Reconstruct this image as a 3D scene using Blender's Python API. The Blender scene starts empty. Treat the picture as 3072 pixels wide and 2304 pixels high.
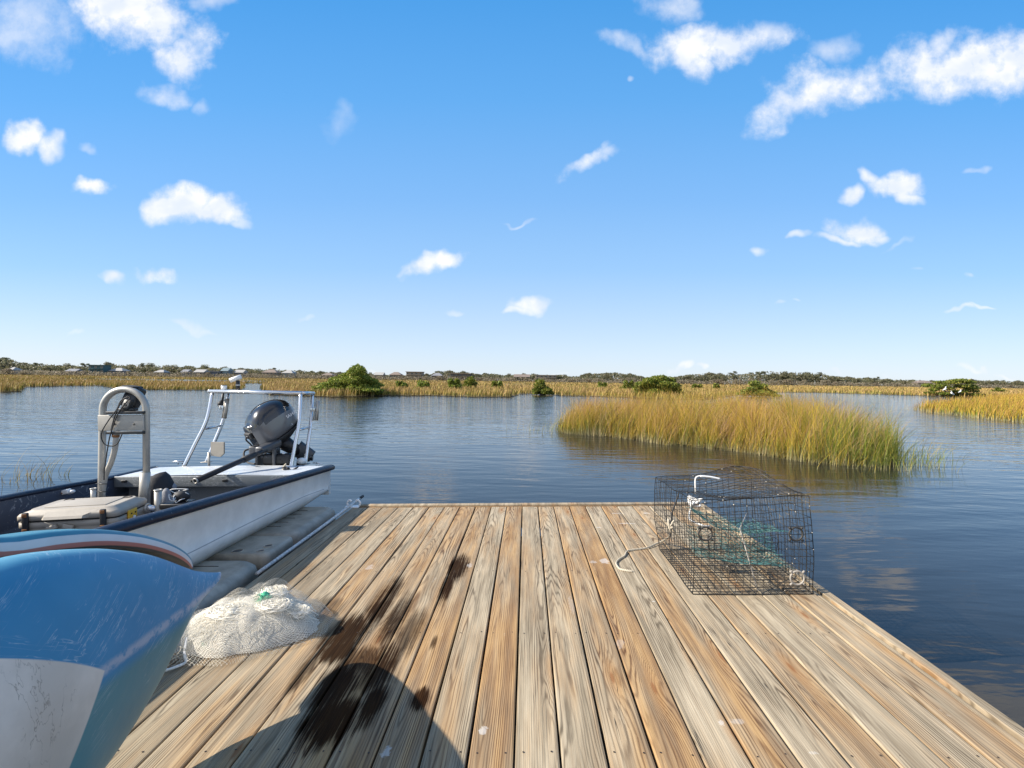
import bpy, bmesh, random
import numpy as np
from math import *
from mathutils import Matrix, Vector, noise as mnoise

# ---------------------------------------------------------------- camera, sky, sun, exposure
SC = bpy.context.scene
d2r = radians
CAMZ = 1.1665
cam_d = bpy.data.cameras.new('camera'); cam = bpy.data.objects.new('camera', cam_d)
SC.collection.objects.link(cam); SC.camera = cam
cam_d.sensor_width = 36; cam_d.lens = 1500/3072*36; cam_d.clip_start = .02; cam_d.clip_end = 6000
RC = Matrix.Rotation(d2r(1.68), 4, 'Z') @ Matrix.Rotation(d2r(90-.48), 4, 'X') @ Matrix.Rotation(d2r(.8), 4, 'Z')
cam.matrix_world = Matrix.Translation((0, 0, CAMZ)) @ RC
TD = Matrix.Translation((0, 0, CAMZ)) @ Matrix.Rotation(d2r(-1.58), 4, 'Y') @ Matrix.Translation((0, 0, -CAMZ))  # the floating dock lists a little
WZ = -.38                                            # water level

def ray(px, py, dock=False):
    v = RC.to_3x3() @ Vector(((px-1536)/1500, -(py-1152)/1500, -1))
    if dock: v = TD.to_3x3().inverted() @ v
    return v / v[1]
def at_z(px, py, z=WZ, dock=False):
    v = ray(px, py, dock); return Vector((0, 0, CAMZ)) + v*((z-CAMZ)/v[2])
def at_y(px, py, Y, dock=False):
    return Vector((0, 0, CAMZ)) + ray(px, py, dock)*Y
def dk(px, py, z=0): return at_z(px, py, z, True)
def dky(px, py, Y): return at_y(px, py, Y, True)
def dkx(px, py, X):
    v = ray(px, py, True); return Vector((0, 0, CAMZ)) + v*(X/v[0])
def hor(px): return 1118.3 + .014*px

SUN_EL, SUN_AZ = 34, 10                              # sun on the left, ten degrees behind the camera plane
sd = Vector((-cos(d2r(SUN_EL))*cos(d2r(SUN_AZ)), -cos(d2r(SUN_EL))*sin(d2r(SUN_AZ)), sin(d2r(SUN_EL))))
sl = bpy.data.lights.new('sun', 'SUN'); so = bpy.data.objects.new('sun', sl); SC.collection.objects.link(so)
sl.energy = 5.0; sl.angle = d2r(.5); sl.color = (1, .93, .82)
so.matrix_world = sd.to_track_quat('Z', 'Y').to_matrix().to_4x4()
SC.view_settings.view_transform = 'Standard'; SC.view_settings.look = 'None'
SC.view_settings.exposure = .84; SC.view_settings.gamma = 1

# ---------------------------------------------------------------- node helpers
class Ex:                                            # a socket that can be used in formulas
    def __init__(s, t, k): s.t = t; s.k = k
    def _op(s, op, *o, clamp=False):
        n = s.t.nodes.new('ShaderNodeMath'); n.operation = op; n.use_clamp = clamp
        for i, v in enumerate((s,)+o):
            if isinstance(v, Ex): s.t.links.new(v.k, n.inputs[i])
            else: n.inputs[i].default_value = v
        return Ex(s.t, n.outputs[0])
    def __add__(s, o): return s._op('ADD', o)
    __radd__ = __add__
    def __sub__(s, o): return s._op('SUBTRACT', o)
    def __rsub__(s, o): return (s*-1)+o
    def __mul__(s, o): return s._op('MULTIPLY', o)
    __rmul__ = __mul__
    def __truediv__(s, o): return s._op('DIVIDE', o)
    def f(s, op, *o): return s._op(op, *o)
    def sat(s): return s._op('ADD', 0., clamp=True)
    def step(s, a, b, t0=0., t1=1.):
        n = s.t.nodes.new('ShaderNodeMapRange'); n.interpolation_type = 'SMOOTHSTEP'; n.clamp = True
        s.t.links.new(s.k, n.inputs[0])
        for i, v in zip((1, 2, 3, 4), (a, b, t0, t1)):
            if isinstance(v, Ex): s.t.links.new(v.k, n.inputs[i])
            else: n.inputs[i].default_value = v
        return Ex(s.t, n.outputs[0])
class NT:
    def __init__(s, tree): s.t = tree; s.t.nodes.clear()
    def n(s, ty, **kw):
        n = s.t.nodes.new(ty)
        for k, v in kw.items():
            if k.startswith('_'): setattr(n, k[1:], v)
            else:
                key = int(k[1:]) if k[0] == 'i' and k[1:].isdigit() else k.replace('__', ' ')
                if isinstance(v, Ex): s.t.links.new(v.k, n.inputs[key])
                elif isinstance(v, bpy.types.NodeSocket): s.t.links.new(v, n.inputs[key])
                else: n.inputs[key].default_value = v
        return n
    def e(s, node, out=0): return Ex(s.t, node.outputs[out])
    def sep(s, vec):
        n = s.n('ShaderNodeSeparateXYZ', i0=vec); return [Ex(s.t, o) for o in n.outputs]
    def vec(s, x, y, z=0.):
        return Ex(s.t, s.n('ShaderNodeCombineXYZ', i0=x, i1=y, i2=z).outputs[0])
    def noise(s, vec, scale=1., detail=3., rough=.5, dist=0., dims='3D'):
        return Ex(s.t, s.n('ShaderNodeTexNoise', _noise_dimensions=dims, Vector=vec, Scale=scale, Detail=detail, Roughness=rough, Distortion=dist).outputs[0])
    def vor(s, vec, scale=1., feat='F1', dims='2D', out=0, rnd=1.):
        return Ex(s.t, s.n('ShaderNodeTexVoronoi', _feature=feat, _voronoi_dimensions=dims, Vector=vec, Scale=scale, Randomness=rnd).outputs[out])
    def mix(s, f, a, b, mode='MIX'):
        n = s.t.nodes.new('ShaderNodeMix'); n.data_type = 'RGBA'; n.blend_type = mode
        for k, v in ((0, f), (6, a), (7, b)):
            if isinstance(v, Ex): s.t.links.new(v.k, n.inputs[k])
            elif isinstance(v, bpy.types.NodeSocket): s.t.links.new(v, n.inputs[k])
            else: n.inputs[k].default_value = v if not isinstance(v, tuple) else (*v[:3], 1)
        return Ex(s.t, n.outputs[2])
    def attr(s, name, out=2): return Ex(s.t, s.n('ShaderNodeAttribute', _attribute_name=name).outputs[out])
    def bump(s, h, dist=.01, strength=1., normal=None):
        kw = dict(Height=h, Distance=dist, Strength=strength)
        if normal is not None: kw['Normal'] = normal
        return Ex(s.t, s.n('ShaderNodeBump', **kw).outputs[0])
    def out(s, color, rough=.6, metal=0., bump=None, alpha=None, spec=None, coat=None, **kw):
        p = s.t.nodes.new('ShaderNodeBsdfPrincipled')
        def put(k, v):
            if isinstance(v, Ex): s.t.links.new(v.k, p.inputs[k])
            elif isinstance(v, tuple): p.inputs[k].default_value = (*v[:3], 1)
            else: p.inputs[k].default_value = v
        put('Base Color', color); put('Roughness', rough); put('Metallic', metal)
        if bump is not None: put('Normal', bump)
        if alpha is not None: put('Alpha', alpha)
        if spec is not None: put('Specular IOR Level', spec)
        if coat is not None: put('Coat Weight', coat); p.inputs['Coat Roughness'].default_value = .15
        for k, v in kw.items(): put(k.replace('__', ' '), v)
        o = s.t.nodes.new('ShaderNodeOutputMaterial'); s.t.links.new(p.outputs[0], o.inputs[0]); return p
    def objc(s): return Ex(s.t, s.n('ShaderNodeTexCoord').outputs['Object'])
    def pos(s): return Ex(s.t, s.n('ShaderNodeNewGeometry').outputs['Position'])
MATS = {}
def mat(name):
    m = bpy.data.materials.new(name); m.use_nodes = True; MATS[name] = m; return m, NT(m.node_tree)

# ---------------------------------------------------------------- sky
W = bpy.data.worlds.new('World'); SC.world = W; W.use_nodes = True
T = NT(W.node_tree)
sky = T.n('ShaderNodeTexSky'); sky.sky_type = 'NISHITA'; sky.sun_disc = False
sky.sun_elevation = d2r(SUN_EL); sky.sun_rotation = atan2(sd[0], sd[1])
sky.altitude = 0; sky.air_density = 1.0; sky.dust_density = .4; sky.ozone_density = 3.0
D = T.n('ShaderNodeTexCoord').outputs['Generated']
dx, dy, dz = T.sep(D)
ysafe = dy.f('MAXIMUM', .02)
U, V = dx/ysafe, dz/ysafe
# clouds: (px, py, half width, half height, tilt degrees, density) in photograph pixels, turned into sky directions
CL = [(400,40,190,130,15,1.0),(560,150,90,105,30,.95),(90,80,190,110,10,.42),(500,285,75,32,5,.5),(600,320,30,25,0,.35),(650,10,60,30,0,.4),
 (70,415,70,42,8,.95),(150,450,55,40,10,.9),(272,455,22,14,0,.35),(290,568,72,25,-6,1.),(560,610,95,45,5,1.),(490,625,55,38,0,1.),(650,625,80,34,10,.95),(710,650,38,18,10,.5),
 (343,843,40,20,8,.9),(480,832,68,26,4,1.),(1300,785,72,27,-12,1.),(1235,800,25,12,-10,.4),(1015,360,35,60,0,.22),
 (565,975,60,12,6,.35),(615,985,45,9,8,.3),(900,952,25,8,0,.25),(1340,945,28,8,-10,.4),(225,988,30,5,0,.2),
 (2130,130,190,62,-4,1.),(2060,175,75,50,40,.9),(2010,20,90,50,0,.5),(1870,140,65,32,25,.5),(2290,110,60,45,0,.6),(1860,240,14,9,0,.4),
 (2500,265,165,75,-8,1.),(2350,320,110,50,-38,.9),(2780,215,150,95,0,1.),(2900,170,120,80,0,1.),(3060,210,140,110,0,1.),(2510,150,60,45,0,.45),(2830,120,40,30,0,.9),
 (1760,495,85,22,-28,.75),(1830,468,40,10,-10,.5),(2700,560,95,34,0,1.),(2600,545,38,24,20,.9),(2730,590,50,20,10,.9),(2540,590,40,22,0,.95),
 (2555,690,68,34,0,1.),(2520,720,60,15,0,.9),(2620,700,35,16,0,.7),(2400,712,38,12,-5,.6),(2280,756,33,16,0,.7),(2925,500,30,12,-20,.45),(2680,730,40,10,-25,.25),
 (1605,920,52,24,-8,1.),(1575,935,45,12,-5,.8),(2350,918,28,9,0,.35),(2420,908,20,6,0,.3),(2900,925,42,6,0,.7),(2960,922,40,5,0,.5),(2725,820,18,8,0,.3),(2913,823,15,9,0,.4),
 (2045,1098,17,12,0,.9),(2090,1100,17,8,0,.7),(2520,1115,22,10,0,.8),(2890,1115,30,9,0,.6),(1130,1110,24,8,0,.5),(1560,670,45,5,-5,.3),(1680,1110,40,6,0,.4),(2650,1128,22,6,0,.4),(3000,1118,40,6,0,.4),(2920,1105,14,16,0,.6)]
uv = T.vec(U, V, 0.)
f1 = T.noise(uv, 7., 6., .60, dims='2D') - .5
f2 = T.noise(T.vec(U+3.1, V+7.7), 30., 5., .62, dims='2D') - .5
wx = T.noise(T.vec(U+11.3, V), 9., 3., .5, dims='2D') - .5
wy = T.noise(T.vec(U, V+17.1), 9., 3., .5, dims='2D') - .5
Uw, Vw = U + wx*.10, V + wy*.07
field = None
for (px, py, rx, ry, a, den) in CL:
    r = ray(px, py); c, s = cos(d2r(-a)), sin(d2r(-a))
    rx, ry = rx*1.16/1500, ry*1.10/1500
    ex = (Uw - r[0]); ey = (Vw - r[2])
    p = (ex*(c/rx) + ey*(s/rx)); q = (ey*(c/ry) - ex*(s/ry))
    g = 1. - (p*p + q*q)
    amp = 1.2 if rx > .05 else .85
    g = (g + f1*(amp*2.0) + f2*(amp*.95)).step(-.25, 1.75)*1.45*den
    field = g if field is None else field.f('MAXIMUM', g)
# unseen cloud behind the camera, thickened to whiten the fill light
fb = T.noise(Ex(T.t, D), 2.4, 6., .6).step(.36, .62)*dy.step(.0, -.25)*.85
field = field.sat()*dy.step(.02, .1)
field = field.f('MINIMUM', 1.).f('MAXIMUM', fb)
skyc = T.n('ShaderNodeHueSaturation', Saturation=1.18, Value=1.12, Color=sky.outputs[0]).outputs[0]
gm = T.mix(1., Ex(T.t, skyc), (.96, .97, 1.04), 'MULTIPLY').k
shade = T.noise(T.vec(U+1.3, V*1.6), 11., 3., .5, dims='2D').step(.35, .65)
ccol = T.mix(shade, (4.4, 4.7, 5.3), (5.4, 5.4, 5.5))
rp = T.t.nodes.new('ShaderNodeValToRGB'); T.t.links.new(V.k, rp.inputs[0]); cr_ = rp.color_ramp
stops = [(.0, (3.8, 4.3, 4.9)), (.10, (2.93, 3.8, 4.97)), (.22, (1.85, 3.2, 5.0)), (.36, (1.25, 2.72, 4.95)), (.56, (.70, 2.3, 4.75)), (.80, (.34, 1.85, 4.35))]
for i_, (p_, c_) in enumerate(stops):
    el_ = cr_.elements[i_] if i_ < 2 else cr_.elements.new(p_)
    el_.position = p_
for i_, (p_, c_) in enumerate(stops): cr_.elements[i_].color = (*[v_/5 for v_ in c_], 1)
day = T.mix(1., Ex(T.t, rp.outputs[0]), (5., 5., 5.), 'MULTIPLY')
base = T.mix(dy.step(-.05, .35)*.85, Ex(T.t, gm), day)
final = T.mix(field*.94, base, ccol)
bg = T.n('ShaderNodeBackground', Color=final, Strength=.11)
wo = T.n('ShaderNodeOutputWorld', Surface=bg.outputs[0])

# ---------------------------------------------------------------- mesh helpers
COL = SC.collection
def tag(o, label=None, cat=None, group=None, kind=None):
    if label: o['label'] = label
    if cat: o['category'] = cat
    if group: o['group'] = group
    if kind: o['kind'] = kind
    return o
def thing(name, loc, label, cat, group=None, dock=True, rz=0.):
    o = bpy.data.objects.new(name, None); o.empty_display_size = .1; COL.objects.link(o)
    o.matrix_world = (TD if dock else Matrix()) @ Matrix.Translation(loc) @ Matrix.Rotation(rz, 4, 'Z')
    o['_loc'] = tuple(loc)
    return tag(o, label, cat, group)
def copy_tree(o, parent=None):
    c = o.copy(); COL.objects.link(c); c.parent = parent
    for ch in list(o.children): copy_tree(ch, c)
    return c
class MB:
    def __init__(s): s.v = []; s.f = []; s.m = []; s.sm = []; s.att = None
    def add(s, vs, fs, mi=0, smooth=True):
        b = len(s.v); s.v += [tuple(v) for v in vs]
        for f in fs: s.f.append(tuple(b+i for i in f)); s.m.append(mi); s.sm.append(smooth)
        return s
    def box(s, c, size, rot=None, mi=0, bev=0.):
        hx, hy, hz = size[0]/2, size[1]/2, size[2]/2
        M_ = rot.to_3x3() if rot is not None else Matrix.Identity(3)
        if bev <= 0:
            vs = [Vector(c)+M_@Vector((x*hx, y*hy, z*hz)) for x in (-1, 1) for y in (-1, 1) for z in (-1, 1)]
            return s.add(vs, [(0,1,3,2),(4,6,7,5),(0,4,5,1),(2,3,7,6),(0,2,6,4),(1,5,7,3)], mi, False)
        bm = bmesh.new(); bmesh.ops.create_cube(bm, size=1)
        for v in bm.verts: v.co = Vector((v.co.x*size[0], v.co.y*size[1], v.co.z*size[2]))
        bmesh.ops.bevel(bm, geom=bm.edges[:], offset=bev, segments=3, profile=.5, affect='EDGES')
        vs = [Vector(c)+M_@v.co for v in bm.verts]; fs = [[v.index for v in f.verts] for f in bm.faces]
        bm.free(); return s.add(vs, fs, mi, True)
    def tube(s, pts, r, n=8, mi=0, cap=True, closed=False):
        pts = [Vector(p) for p in pts]; L = len(pts)
        rs = r if isinstance(r, (list, tuple)) else [r]*L
        vs = []; fs = []; up = None
        for i, p in enumerate(pts):
            a = pts[(i-1) % L] if (i > 0 or closed) else p; b = pts[(i+1) % L] if (i < L-1 or closed) else p
            t = (b-a); t = t.normalized() if t.length > 1e-9 else Vector((0, 0, 1))
            if up is None: up = Vector((0, 0, 1)) if abs(t.z) < .9 else Vector((1, 0, 0))
            x = up - t*up.dot(t); x.normalize(); up = x; y = t.cross(x)
            for k in range(n):
                an = 2*pi*k/n; vs.append(p + (x*cos(an)+y*sin(an))*rs[i])
        for i in range(L if closed else L-1):
            j = (i+1) % L
            for k in range(n):
                k2 = (k+1) % n; fs.append((i*n+k, i*n+k2, j*n+k2, j*n+k))
        if cap and not closed: fs.append(tuple(range(n-1, -1, -1))); fs.append(tuple((L-1)*n+k for k in range(n)))
        return s.add(vs, fs, mi, n > 4)
    def ring(s, c, ax, R, r, n=24, mi=0, m=8):
        ax = Vector(ax).normalized(); q = ax.to_track_quat('Z', 'Y')
        pts = [Vector(c)+q@Vector((R*cos(2*pi*k/n), R*sin(2*pi*k/n), 0)) for k in range(n)]
        return s.tube(pts, r, m, mi, closed=True)
    def loft(s, secs, closed=True, mi=0, caps=True, smooth=True, mf=None):
        n = len(secs[0]); b = len(s.v); vs = [p for q in secs for p in q]; fs = []
        s.v += [tuple(v) for v in vs]
        for i in range(len(secs)-1):
            for k in range(n if closed else n-1):
                k2 = (k+1) % n; s.f.append((b+i*n+k, b+i*n+k2, b+(i+1)*n+k2, b+(i+1)*n+k))
                s.m.append(mf(i, k) if mf else mi); s.sm.append(smooth)
        if caps and closed:
            s.f.append(tuple(b+k for k in range(n-1, -1, -1))); s.m.append(mi); s.sm.append(False)
            s.f.append(tuple(b+(len(secs)-1)*n+k for k in range(n))); s.m.append(mi); s.sm.append(False)
        return s
    def sphere(s, c, r, seg=12, rings=8, mi=0, rot=None):
        r = (r, r, r) if not isinstance(r, (tuple, list)) else r
        M_ = rot.to_3x3() if rot is not None else Matrix.Identity(3); vs = []; fs = []
        for i in range(rings+1):
            th = pi*i/rings
            for k in range(seg):
                a = 2*pi*k/seg; vs.append(Vector(c)+M_@Vector((r[0]*sin(th)*cos(a), r[1]*sin(th)*sin(a), r[2]*cos(th))))
        for i in range(rings):
            for k in range(seg):
                k2 = (k+1) % seg; fs.append((i*seg+k, (i+1)*seg+k, (i+1)*seg+k2, i*seg+k2))
        return s.add(vs, fs, mi, True)
    def build(s, name, mats, parent=None, dock=True, loc=None):
        """verts are given in the same frame as the parent's location; parts become children of the parent"""
        me = bpy.data.meshes.new(name)
        off = Vector(parent['_loc']) if parent is not None and '_loc' in parent else Vector(loc or (0, 0, 0))
        vs = [(v[0]-off[0], v[1]-off[1], v[2]-off[2]) for v in s.v]
        me.from_pydata(vs, [], s.f)
        for m in (mats if isinstance(mats, (list, tuple)) else [mats]): me.materials.append(MATS[m] if isinstance(m, str) else m)
        me.polygons.foreach_set('material_index', s.m); me.polygons.foreach_set('use_smooth', s.sm)
        me.validate(); me.update()
        bm = bmesh.new(); bm.from_mesh(me); bmesh.ops.recalc_face_normals(bm, faces=bm.faces); bm.to_mesh(me); bm.free()
        o = bpy.data.objects.new(name, me); COL.objects.link(o)
        if parent is not None:
            o.parent = parent
            if '_loc' not in parent or parent.type != 'EMPTY': pass
            o['_loc'] = tuple(off)
        else:
            o.matrix_world = (TD if dock else Matrix()) @ Matrix.Translation(off); o['_loc'] = tuple(off)
        return o
def flat_mesh(name, V_, F_, mats, kind=None, smooth=False, atts=None):
    """numpy vertices and faces (all faces the same size) in world space, one object"""
    me = bpy.data.meshes.new(name); nv, nf, k = len(V_), len(F_), F_.shape[1]
    me.vertices.add(nv); me.vertices.foreach_set('co', V_.astype(np.float32).ravel())
    me.loops.add(nf*k); me.loops.foreach_set('vertex_index', F_.astype(np.int32).ravel())
    me.polygons.add(nf); me.polygons.foreach_set('loop_start', np.arange(0, nf*k, k, dtype=np.int32))
    me.polygons.foreach_set('use_smooth', np.full(nf, smooth))
    for nm, (arr) in (atts or {}).items():
        a = me.attributes.new(nm, 'FLOAT', 'POINT'); a.data.foreach_set('value', arr.astype(np.float32))
    for m in (mats if isinstance(mats, (list, tuple)) else [mats]): me.materials.append(MATS[m])
    me.update(); me.validate()
    o = bpy.data.objects.new(name, me); COL.objects.link(o)
    if kind: o['kind'] = kind
    return o
def simple(name, col, rough=.6, metal=0., var=.0, scale=20., bump=0., spec=None, coat=None):
    m, t = mat(name); c = col; b = None
    P = t.objc()
    if var:
        nz = t.noise(P, scale, 4., .6); c = t.mix(nz.step(.3, .7), tuple(x*(1-var) for x in col), tuple(min(1, x*(1+var)) for x in col))
    if bump: b = t.bump(t.noise(P, scale*3, 4., .6), bump)
    t.out(c, rough, metal, b, spec=spec, coat=coat); return m
def smooth_path(pts, sub=6):
    pts = [Vector(p) for p in pts]; out = []
    for i in range(len(pts)-1):
        p0 = pts[max(i-1, 0)]; p1 = pts[i]; p2 = pts[i+1]; p3 = pts[min(i+2, len(pts)-1)]
        for k in range(sub):
            t = k/sub; out.append(.5*((2*p1)+(p2-p0)*t+(2*p0-5*p1+4*p2-p3)*t*t+(3*p1-p0-3*p2+p3)*t**3))
    out.append(pts[-1]); return out
KAY_W = .72
# ---------------------------------------------------------------- materials
def wood_mat(name, fascia=False):
    m, t = mat(name)
    oi = t.n('ShaderNodeObjectInfo'); rnd = Ex(t.t, oi.outputs['Random']); oc = oi.outputs['Color']
    tone, lum, ringw = t.sep(oc)
    x, y, z = t.sep(t.objc().k)
    r1 = rnd*91.7; r2 = rnd*37.3 % 1 if False else (rnd*37.3).f('FRACT')
    r3 = (rnd*113.1).f('FRACT')
    # knots: jittered points, a few of them real
    kv = t.vec(x*5.5 + r1, y*1.15 + r1*1.7)
    kd = t.vor(kv, 1., out=0); kc = t.sep(t.vor(kv, 1., out=1).k)[0]
    kon = kc.step(.58, .60)
    kn = (kd*kd*-26.).f('EXPONENT')*kon
    kcore = (kd*kd*-300.).f('EXPONENT')*kon
    wob = t.noise(t.vec(x*3 + r1, y*.9, r1), 1., 3., .5) - .5
    wob2 = t.noise(t.vec(x*14, y*2.2 + r1), 1., 3., .5) - .5
    depth = (y + (r2-.5)*3.)*(.012 + r3*.02) + .01 + wob*.075 + wob2*.016
    xc = x + (r3-.5)*.10
    rho = (xc*xc + depth*depth + .00002).f('SQRT') + kn*.035
    w = .0060 + ringw*.005
    ph = rho/w + (t.noise(t.vec(x*24, y*.8 + r1), 1., 3., .6)*3.4)
    tri = (ph.f('FRACT')*2. - 1.).f('ABSOLUTE')
    ring = tri.step(.35, .98)                               # thin dark latewood lines
    fine = t.noise(t.vec(x*260 + r1, y*5.), 1., 4., .65)
    mid = t.noise(t.vec(x*30 + r1, y*1.6), 1., 4., .6)
    big = t.noise(t.vec(x*7 + r1, y*.9 + r1), 1., 3., .6)
    # bare weathered grey and warm worn wood, shared out per board and along it
    warm = (tone*.8 + .11 + (big-.5)*2.6 + (mid-.5)*1.3).step(.0, 1.15)
    grey = t.mix(mid.step(.3, .7), (.27, .215, .14), (.50, .41, .28))
    wm = t.mix(mid.step(.3, .7), (.27, .145, .058), (.46, .29, .13))
    c = t.mix(warm, grey, wm)
    dark = t.mix(warm, (.10, .075, .045), (.12, .052, .020))
    c = t.mix(ring*(t.noise(t.vec(x*9 + r1, y*1.7 + 5), 1., 3., .6).step(.32, .68)*.88 + .10), c, dark)
    gr2 = t.noise(t.vec(x*150 + r1, y*2.6), 1., 4., .72).step(.42, .68)
    c = t.mix(gr2*.45, c, t.mix(1., c, (.50, .42, .36), 'MULTIPLY'))
    c = t.mix(fine.step(.30, .75)*.35, c, t.mix(.45, c, (.03, .02, .012), 'MULTIPLY'), 'MIX')
    c = t.mix(kn.step(.25, .9)*.45, c, (.33, .17, .06)); c = t.mix(kcore.step(.3, .9)*.8, c, (.22, .09, .03))
    pale = t.noise(t.vec(x*18 + r1, y*5 + 3), 1., 5., .7).step(.66, .78)
    c = t.mix(pale*.45, c, (.62, .58, .50))
    c = t.mix(lum, c, t.mix(1., c, (.60, .58, .55), 'MULTIPLY'))
    cr = t.noise(t.vec(x*55 + r1, y*.8 + r1), 1., 2., .4, .3)     # long drying cracks
    crack = (1. - (cr-.5).f('ABSOLUTE').step(.0, .012))*t.noise(t.vec(x*4, y*1.3 + r1), 1., 2.).step(.56, .66)
    c = t.mix(crack*.85, c, (.03, .022, .015))
    if not fascia:
        # spilled water soaked into the boards: patches fixed to the deck
        tcn = t.n('ShaderNodeAttribute', _attribute_name='deckpos').outputs[1]
        X, Y, _ = t.sep(tcn)
        nx = t.noise(t.vec(X*105, Y*1.7), 1., 5., .7) - .5; ny = t.noise(t.vec(X*5 + 9, Y*5), 1., 4., .6) - .5
        st = None
        for cx, cy, rx, ry, den in STAINS:
            p = (X - cx)/rx; q = (Y - cy)/ry
            g = (1. - p*p - q*q + nx*5.2 + ny*1.8).step(-1.1, .9)*den
            st = g if st is None else st.f('MAXIMUM', g)
        st = (st*1.35).sat()
        c = t.mix(st, c, t.mix(1., c, (.085, .058, .040), 'MULTIPLY'))
        wp = None                                               # droppings and scuffed paint
        for cx, cy, rx, ry, den in WHITES:
            p = (X - cx)/rx; q = (Y - cy)/ry
            g = (1. - p*p - q*q + (t.noise(t.vec(X*40, Y*40), 1., 4., .7)-.5)*3.2).step(.25, .75)*den
            wp = g if wp is None else wp.f('MAXIMUM', g)
        c = t.mix(wp*.5, c, (.66, .65, .62))
        rough = .78; spc = st*-.24 + .28
    else: rough = .7; spc = .25
    h = ring*-.3 + fine*.35 + mid*.6 - crack*2. + kn*.4
    t.out(c, rough, 0, t.bump(h, .0012, .8), spec=spc)
    return m
# deck positions of the wet patches (from the photograph, on the deck plane)
STAINS = []; 
for (px, py, rx, ry, den) in [(1375,1700,.055,.20,.97),(1340,1760,.03,.20,.9),(1150,1805,.06,.28,.75),(1040,1900,.085,.17,1.),(1010,1950,.07,.10,.9),(1190,1850,.05,.22,.7),(1230,1900,.05,.20,.6),
    (990,2160,.09,.13,1.),(1010,2060,.07,.16,.9),(1120,2110,.04,.12,.9),(1150,2000,.06,.18,.75),(1080,1985,.09,.10,.65),(1260,2100,.03,.06,.9),(1300,1930,.012,.06,.7),(920,2010,.03,.14,.6),(950,1830,.12,.12,.42)]:
    q = dk(px, py); STAINS.append((q[0], q[1], rx, ry, den))
WHITES = []
for (px, py, rx, ry, den) in [(1160,2255,.022,.03,.8),(1448,2190,.02,.025,.8),(1110,1702,.03,.06,.5),(1815,1683,.04,.06,.75),(1780,1686,.03,.03,.5),(1410,1696,.025,.05,.55),(1880,1570,.09,.018,.6),(1795,1582,.04,.015,.7),(1850,1540,.08,.014,.6),(1940,1540,.04,.02,.7),(2210,2165,.03,.02,.4),(2165,2170,.012,.02,.7),(1960,1805,.012,.008,.8),(1640,1730,.004,.006,.9),(1715,1815,.02,.12,.25),(1860,1930,.03,.05,.3),(2440,2260,.02,.01,.4)]:
    q = dk(px, py); WHITES.append((q[0], q[1], rx, ry, den))
wood_mat('weathered_wood'); wood_mat('pale_wood', True)
simple('dark_wood', (.10, .075, .05), .8, var=.3, scale=8)
simple('nail_steel', (.05, .035, .03), .6, .6)

m, t = mat('water')
P = t.pos(); x, y, z = t.sep(P.k)
dist = (x*x + y*y).f('SQRT')
wpx = (t.noise(t.vec(x*.25, y*.25), 1., 2.) - .5)*2.4
w1 = t.noise(t.vec(x*.9 + wpx, y*3.2 + wpx*.7), 1., 3., .5)
w2 = t.noise(t.vec(x*3.2 + 5 + wpx, y*8.5), 1., 3., .55)
w3 = t.noise(t.vec(x*.35, y*.8 + wpx), 1., 2., .5)
rx_, ry_ = x - 9., y + 2.                                  # long low swells curling in from the right
rr = (rx_*rx_*.35 + ry_*ry_).f('SQRT')
sw = (rr*9. + wpx*2.2).f('SINE')*x.step(-.5, 3.)*dist.step(16., 5.)
calm = t.noise(t.vec(x*.12, y*.3 + 4), 1., 3., .5).step(.35, .62)
amp = dist.step(3., 30., .24, 1.7)
h = (w1*.030 + w2*.0080*(calm*.8 + .25) + w3*.02)*amp + sw*.0016
c = t.mix(t.noise(t.vec(x*.4, y*.4), 1., 3.), (.014, .014, .013), (.021, .020, .018))
t.out(c, .05, 0, t.bump(h, 1., 1.), spec=.42, IOR=1.33)

m, t = mat('mud')
P = t.pos(); t.out(t.mix(t.noise(P.k, .5, 5., .6), (.10, .075, .03), (.22, .16, .06)), .9)

def grass_mat(name, greens, golds, rust, pale):
    m, t = mat(name)
    r = t.attr('r'); h = t.attr('h'); P = t.pos(); x, y, z = t.sep(P.k)
    big = t.noise(t.vec(x*.33, y*.33), 1., 3., .6)
    far = t.noise(t.vec(x*.05, y*.02), 1., 4., .6)
    k = (r*.85 + (big-.5)*2.1 + (far-.5)*1.4 + .03 + (h-.5)*.75)
    c = t.mix(k.step(.15, .42), greens, golds)
    c = t.mix(k.step(.5, .95), c, rust)
    c = t.mix(h.step(.40, .05)*.85, c, pale)
    c = t.mix((r*17.3).f('FRACT').step(.2, .95)*.75, c, t.mix(1., c, (.38, .36, .30), 'MULTIPLY'))
    p = t.out(c, .65, 0, spec=.25)
    # thin blades let light through
    tr = t.n('ShaderNodeBsdfTranslucent'); t.t.links.new(c.k, tr.inputs[0])
    mx = t.n('ShaderNodeMixShader', i0=.18, i1=p.outputs[0], i2=tr.outputs[0])
    o = [n for n in t.t.nodes if n.type == 'OUTPUT_MATERIAL'][0]; t.t.links.new(mx.outputs[0], o.inputs[0])
grass_mat('marsh_grass', (.15, .19, .018), (.46, .32, .03), (.42, .22, .06), (.42, .36, .20))
grass_mat('far_grass', (.20, .185, .04), (.40, .285, .075), (.42, .265, .11), (.33, .26, .13))
grass_mat('seed_grass', (.30, .24, .10), (.42, .26, .13), (.46, .27, .17), (.40, .33, .2))
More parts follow.
